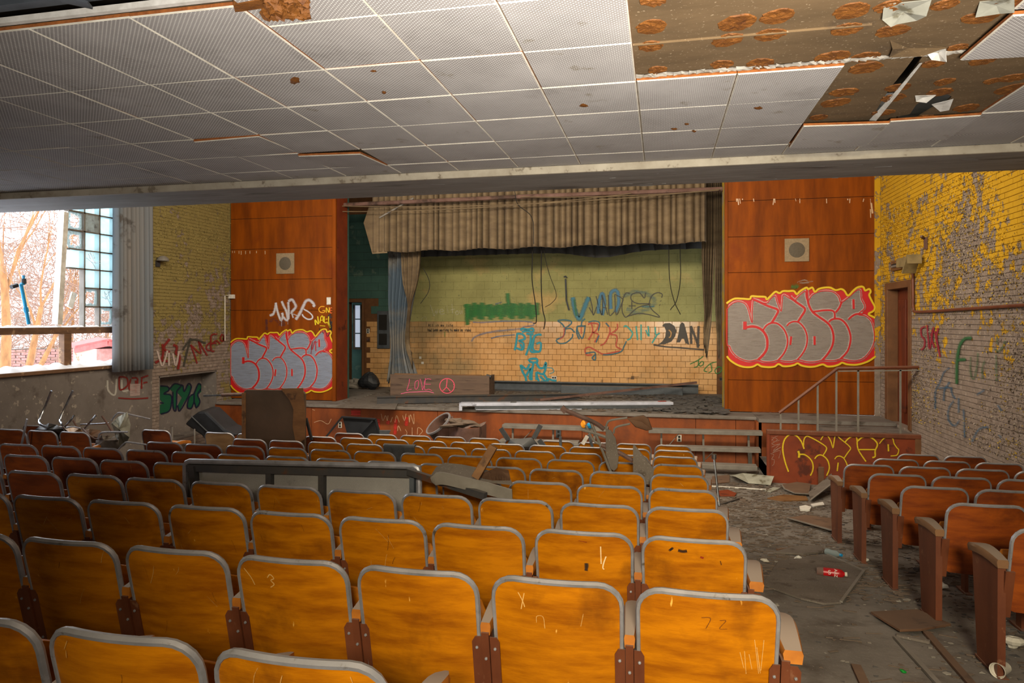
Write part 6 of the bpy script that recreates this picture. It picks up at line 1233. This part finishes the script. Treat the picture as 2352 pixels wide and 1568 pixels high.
paint('black_handwriting', pb, word('All in my life', 145, 625, 36, 17, bl) + word('had been waiting to make my stand', 138, 688, 38, 12.5, bl) + [([(372, 735), (372, 805)], 10, '2a6a14')], wall_stage, 'small black handwriting on the tiles with a green stroke', T4)
S = lambda L, c, w_: [(p, w_, c, .95) for p in L]
paint('blue_letters', pb, S([[(1375, 750), (1365, 860), (1340, 990)], [(1375, 760), (1450, 770), (1480, 830), (1400, 860), (1460, 890), (1450, 980), (1360, 960)], [(1430, 720), (1440, 690), (1520, 700), (1590, 690), (1590, 735), (1500, 720), (1440, 740)], [(1560, 760), (1560, 860), (1530, 960), (1495, 1060)], [(1500, 760), (1600, 770)], [(1700, 790), (1690, 770), (1620, 790), (1600, 860), (1590, 960), (1620, 1000), (1690, 1000), (1700, 890), (1640, 900)], [(1420, 900), (1450, 980)], [(1600, 830), (1560, 1000), (1680, 1010)]], cy_, 34), wall_stage, 'blue letters BIG on the tiles', T4, soft=.6)
paint('blue_letters', pb, S([[(1420, 1190), (1450, 1290), (1490, 1360), (1500, 1445)], [(1430, 1200), (1500, 1250), (1550, 1180)], [(1500, 1340), (1560, 1240), (1550, 1380), (1590, 1390)], [(1530, 1140), (1560, 1110), (1640, 1110), (1650, 1150), (1590, 1160), (1540, 1140)], [(1600, 1170), (1580, 1270), (1570, 1380)], [(1640, 1160), (1680, 1230), (1740, 1230), (1770, 1160), (1770, 1230), (1730, 1320), (1640, 1300), (1680, 1440)], [(1730, 1300), (1770, 1360), (1810, 1440)], [(1640, 1300), (1640, 1400)]], cy_, 36) + S([[(1790, 1230), (1860, 1240), (1880, 1290), (1820, 1315)]], cy_, 12) + S([[(1780, 1380), (1850, 1400), (1920, 1415)], [(1945, 1425), (1965, 1440)], [(1690, 1350), (1780, 1430)], [(1700, 1420), (1800, 1440)]], cy_, 34), wall_stage, 'blue letters MDK on the tiles', T4, soft=.6)
t2 = '1a6a80'; rd = 'b03a20'
paint('blue_underpaint', pb, S([[(310, 350), (330, 480), (370, 600), (410, 610), (480, 430), (520, 350)]], t2, 80) + S([[(640, 560), (650, 400), (690, 300), (720, 420), (690, 580)], [(800, 500), (800, 300), (880, 270), (900, 420), (860, 540)]], '2a6a8a', 60) + [([(960, 330), (1150, 280), (1330, 340), (1340, 460), (1150, 540), (1000, 500)], 90, '3a6a74', .4), ([(1200, 470), (1360, 465)], 30, '2a6a74', .6), ([(330, 380), (360, 590)], 40, '1e6a34', .7)], wall_stage, 'smeared blue spray letters', T5, soft=.3)
paint('black_letters', pb, S([[(530, 345), (560, 470), (575, 580), (620, 470)], [(610, 335), (650, 480), (690, 575), (690, 320)], [(520, 480), (580, 580)], [(690, 320), (760, 575)], [(700, 480), (750, 490)], [(770, 320), (780, 575), (850, 530)], [(850, 315), (870, 575), (940, 430), (950, 370), (850, 310)], [(1045, 300), (990, 300), (950, 400), (945, 520), (980, 600), (1020, 590), (1150, 480), (1310, 435), (1150, 430), (1070, 390), (1060, 330), (1110, 295), (1180, 300), (1230, 360), (1250, 290)], [(1455, 355), (1460, 310), (1400, 290), (1330, 330), (1295, 430), (1330, 510), (1430, 605), (1280, 570), (1150, 560), (1010, 595)], [(1030, 460), (1120, 460)], [(1070, 400), (1070, 500)]], '2a2620', 15) + S([[(1440, 395), (1444, 400)], [(1428, 445), (1434, 450)]], '2a2620', 26), wall_stage, 'thin black letters WALDOSEC', T5)
paint('red_blue_word', pb, S([[(115, 655), (170, 690), (210, 760), (190, 850), (100, 895)], [(115, 650), (200, 640), (290, 660), (280, 700), (200, 760), (280, 750), (335, 800)], [(95, 900), (130, 940), (220, 935), (300, 870), (310, 820)], [(470, 625), (430, 660), (420, 730)], [(370, 720), (360, 800), (395, 890)], [(470, 710), (460, 800), (430, 880), (380, 800), (370, 730), (420, 720), (470, 720)]], tl, 22) + S([[(205, 740), (190, 850), (140, 890)], [(420, 730), (420, 820)]], rd, 16) + S([[(505, 700), (550, 690), (565, 800), (510, 900)], [(540, 680), (640, 700), (600, 790), (560, 800), (640, 830), (590, 930)], [(740, 680), (790, 760), (770, 850), (720, 940), (665, 970)], [(885, 690), (880, 760), (780, 830)], [(800, 830), (870, 840), (880, 900), (870, 980), (940, 1020)], [(920, 1040), (800, 1065), (700, 1080), (600, 1030), (520, 990), (470, 1020), (490, 1090), (560, 1090)]], rd, 22) + S([[(510, 670), (590, 655), (655, 680), (640, 780)], [(650, 840), (610, 930)], [(735, 680), (780, 730)], [(1000, 915), (970, 980), (930, 1050), (800, 1085), (700, 1090)], [(475, 1070), (580, 1055), (600, 1080), (560, 1130), (600, 1155), (605, 1080)]], tl, 20), wall_stage, 'red and blue word BURK with a curling tail', T5)
paint('teal_word', pb, S([[(965, 730), (1000, 720), (1060, 780), (1080, 820), (1050, 880), (1010, 900)], [(1125, 720), (1145, 900)], [(1190, 700), (1190, 900)], [(1250, 770), (1290, 850), (1280, 720)], [(1370, 730), (1380, 830), (1430, 810)], [(1390, 840), (1330, 940)]], '2a9a90', 24), wall_stage, 'thin teal letters', T5)
dk = '3a332c'
paint('black_block_word', pb, [([(1460, 720), (1490, 685), (1560, 680), (1620, 720), (1645, 780), (1630, 850), (1580, 920), (1500, 950), (1400, 965), (1460, 920), (1500, 860), (1510, 780), (1490, 730)], 0, dk, .92), ([(1690, 700), (1720, 670), (1745, 690), (1780, 820), (1810, 960), (1760, 940), (1740, 880), (1715, 880), (1690, 930), (1645, 930), (1670, 820)], 0, dk, .92), ([(1830, 720), (1835, 950)], 40, dk, .92), ([(1830, 720), (1930, 980)], 40, dk, .92), ([(1930, 720), (1920, 1000)], 40, dk, .92), ([(1350, 960), (1500, 985), (1700, 1000), (2000, 1025)], 24, dk, .95), ([(1545, 770), (1575, 800), (1570, 850), (1550, 870)], 22, 'b98a4c', .9)], wall_stage, 'heavy black letters DAN underlined', T5)
paint('green_word', pb, S([[(1990, 1110), (1920, 1160), (1820, 1210)], [(1930, 1150), (1920, 1230), (1870, 1255)], [(1960, 1180), (1935, 1215), (1955, 1235), (1990, 1210), (1990, 1180), (1960, 1178)], [(2160, 1180), (2080, 1205), (2000, 1285), (2040, 1310)], [(2085, 1200), (2100, 1290), (2060, 1320)], [(2180, 1245), (2140, 1290), (2160, 1330), (2210, 1310), (2225, 1260), (2180, 1240)]], '1a6a20', 16), wall_stage, 'green letters JOJO low on the tiles', T5)
paint('soot_stain', pb, [([(1060, 1380), (1100, 1385)], 80, '3a2c20', .6), ([(1000, 1400), (1160, 1370)], 50, '4a3828', .35), ([(690, 1410), (680, 1480)], 50, '4a4028', .5)], wall_stage, 'dark scorch mark on the tiles', T5, soft=.1)
# left brick, niche, plaster
T3 = (340, 740, .16584); plb = lambda u, v, o: pX(u, v, XL + .018 + o); mr = '7a1a14'
paint('red_word', plb, S([[(590, 310), (640, 440), (680, 570)], [(590, 310), (730, 430), (700, 260), (760, 360), (820, 460)], [(870, 390), (820, 380), (810, 330), (860, 290), (880, 390), (920, 400)], [(960, 160), (890, 170), (870, 220), (880, 300), (940, 250)], [(880, 290), (950, 290)], [(950, 250), (1000, 300)], [(1030, 160), (1000, 220), (1030, 260), (1060, 200), (1050, 180), (1050, 260)]], mr, 30), wall_front, 'dark red word Mafia on the brick', T3, soft=.35)
paint('grey_mark', plb, S([[(590, 215), (570, 300), (530, 450), (495, 610)], [(480, 380), (570, 260), (660, 240), (800, 290)]], '3a3a30', 40), wall_front, 'dark grey stroke beside the red word', T3, soft=.2)
paint('red_white_letters', plb, S([[(200, 300), (210, 400), (190, 500), (100, 560)], [(300, 230), (220, 350), (300, 420)], [(350, 310), (400, 340), (390, 430), (440, 480), (415, 650)], [(150, 520), (280, 540)]], mr, 52) + S([[(130, 400), (165, 520), (200, 600), (250, 470), (270, 390)], [(290, 420), (290, 600)], [(345, 430), (385, 600), (430, 400)]], 'b8a8a0', 36), wall_front, 'smeared red and white letters on the brick', T3, soft=.25)
pn = lambda u, v, o: pX(u, v, XL - .375 + o); gn, nv = '0c5a3c', '101838'
paint('green_niche_letters', pn, [([(160, 880), (200, 870), (270, 890), (290, 940), (230, 970), (320, 1010), (325, 1130), (290, 1230), (210, 1275), (150, 1260), (150, 1150), (210, 1120), (160, 1060), (150, 960)], 0, gn, .9), ([(300, 920), (370, 850), (470, 870), (450, 930), (400, 950), (400, 1080), (385, 1210), (345, 1180), (340, 960)], 0, gn, .9), ([(400, 960), (480, 870), (500, 960), (560, 860), (600, 900), (580, 1000), (500, 1100), (440, 1220), (410, 1150), (470, 1040)], 0, gn, .9), ([(640, 980), (700, 850), (745, 880), (740, 960), (690, 1000), (720, 1060), (710, 1160), (670, 1180), (640, 1120), (600, 1190), (545, 1170), (560, 1060), (610, 1010)], 0, gn, .9)] + S([[(170, 880), (270, 890), (290, 940), (220, 990), (320, 1010), (325, 1130), (290, 1230), (180, 1270)], [(170, 1110), (220, 1120)], [(300, 920), (370, 850), (470, 870)], [(345, 960), (350, 1180), (390, 1210), (400, 950)], [(400, 950), (480, 870), (500, 960), (560, 850), (600, 900), (540, 1060), (440, 1225), (410, 1150)], [(640, 980), (700, 850), (745, 900), (690, 1000), (720, 1100), (670, 1180), (640, 1110), (600, 1190), (545, 1170), (570, 1040), (630, 990)], [(640, 980), (640, 1110)]], nv, 24), wall_front, 'green bubble letters STYX painted in the niche', T3, soft=.4)
pw = plX(XL); T1 = (0, 460, .38278)
paint('wall_letters', pw, S([[(645, 1080), (650, 1140), (690, 1165), (700, 1070)], [(730, 1075), (735, 1140), (770, 1140)]], 'a8a49a', 16) + S([[(715, 1060), (720, 1135), (765, 1110), (760, 1065), (715, 1058)], [(785, 1070), (775, 1130), (815, 1130), (825, 1070), (790, 1065)], [(815, 1080), (815, 1160)], [(850, 1060), (850, 1130)], [(850, 1065), (890, 1050)], [(860, 1095), (885, 1090)]], mr, 12) + [([(780, 1100), (840, 1100), (840, 1170), (780, 1175)], 0, 'c0a8a0', .6)] + S([[(710, 1185), (800, 1190), (890, 1185)]], mr, 10), wall_left, 'red and white letters on the plaster under the curtain', T1)
# right brick
pr_ = lambda u, v, o: pX(u, v, XR - .016 - o); T6 = (2080, 700, .22954)
paint('red_word', pr_, S([[(195, 215), (155, 240), (160, 310), (190, 350), (185, 420), (155, 450)], [(215, 200), (225, 330), (240, 440), (270, 250), (250, 310)], [(280, 220), (260, 330), (290, 430)], [(325, 230), (310, 340), (345, 520)], [(290, 260), (330, 440)]], '8c1a30', 26), wall_right, 'dark red word SEX on the brick', T6, soft=.25)
paint('green_word', pr_, S([[(660, 330), (590, 340), (540, 410), (515, 540), (510, 700), (510, 790)], [(520, 550), (600, 545)]], '1e5a34', 46) + [(p, 30, '1e5a34', .55) for p in [[(650, 520), (650, 680), (680, 740), (710, 640), (725, 480)], [(790, 560), (765, 640), (770, 740)], [(915, 320), (915, 390)], [(885, 440), (940, 460), (1000, 360)], [(905, 500), (910, 760)]]], wall_right, 'faded green letters on the brick', T6, soft=.2)
paint('blue_word', pr_, [(p, 30, '1e5a7a', .6) for p in [[(440, 630), (380, 680), (340, 780), (300, 860), (295, 1040)], [(380, 960), (390, 850), (440, 770)], [(450, 830), (470, 900), (500, 940)], [(480, 960), (430, 1040), (430, 1150), (490, 1210), (540, 1150)], [(530, 930), (530, 1080)], [(580, 1040), (585, 1200), (590, 1330)], [(790, 850), (710, 900)], [(830, 1220), (740, 1240), (680, 1330), (665, 1370)], [(920, 1000), (960, 1060)], [(930, 1300), (960, 1330)], [(330, 830), (470, 830)]]], wall_right, 'faded blue letters on the brick', T6, soft=.2)
# stage front scrawl
psf = plY(YS); T7 = (500, 440, .39526)
paint('red_scrawl', psf, [([(775, 1285), (830, 1285)], 46, 'c0281c', .7), ([(935, 1320), (935, 1370)], 22, 'c0281c', .7), ([(1035, 1320), (1030, 1410)], 26, 'c0281c', .7), ([(1100, 1310), (1095, 1360)], 26, 'c0281c', .7), ([(985, 1350), (995, 1330)], 26, 'c0281c', .6)] + [(p, 4, 'd8b088', .75) for p in [[(950, 1290), (960, 1330), (975, 1300), (985, 1330), (990, 1300)], [(1005, 1340), (1015, 1310)], [(1030, 1340), (1040, 1300), (1055, 1340)], [(1075, 1300), (1085, 1330), (1095, 1290)], [(1110, 1300), (1115, 1340), (1120, 1295), (1140, 1350), (1140, 1290)], [(1045, 1390), (1050, 1360), (1065, 1390)], [(1090, 1380), (1100, 1400), (1095, 1415)], [(1130, 1370), (1130, 1415)], [(1160, 1410), (1165, 1370), (1190, 1390), (1170, 1415)], [(560, 1340), (600, 1330), (640, 1350), (660, 1320)], [(550, 1265), (565, 1270)]]], stage, 'red spray and scratched words on the stage front', T7)
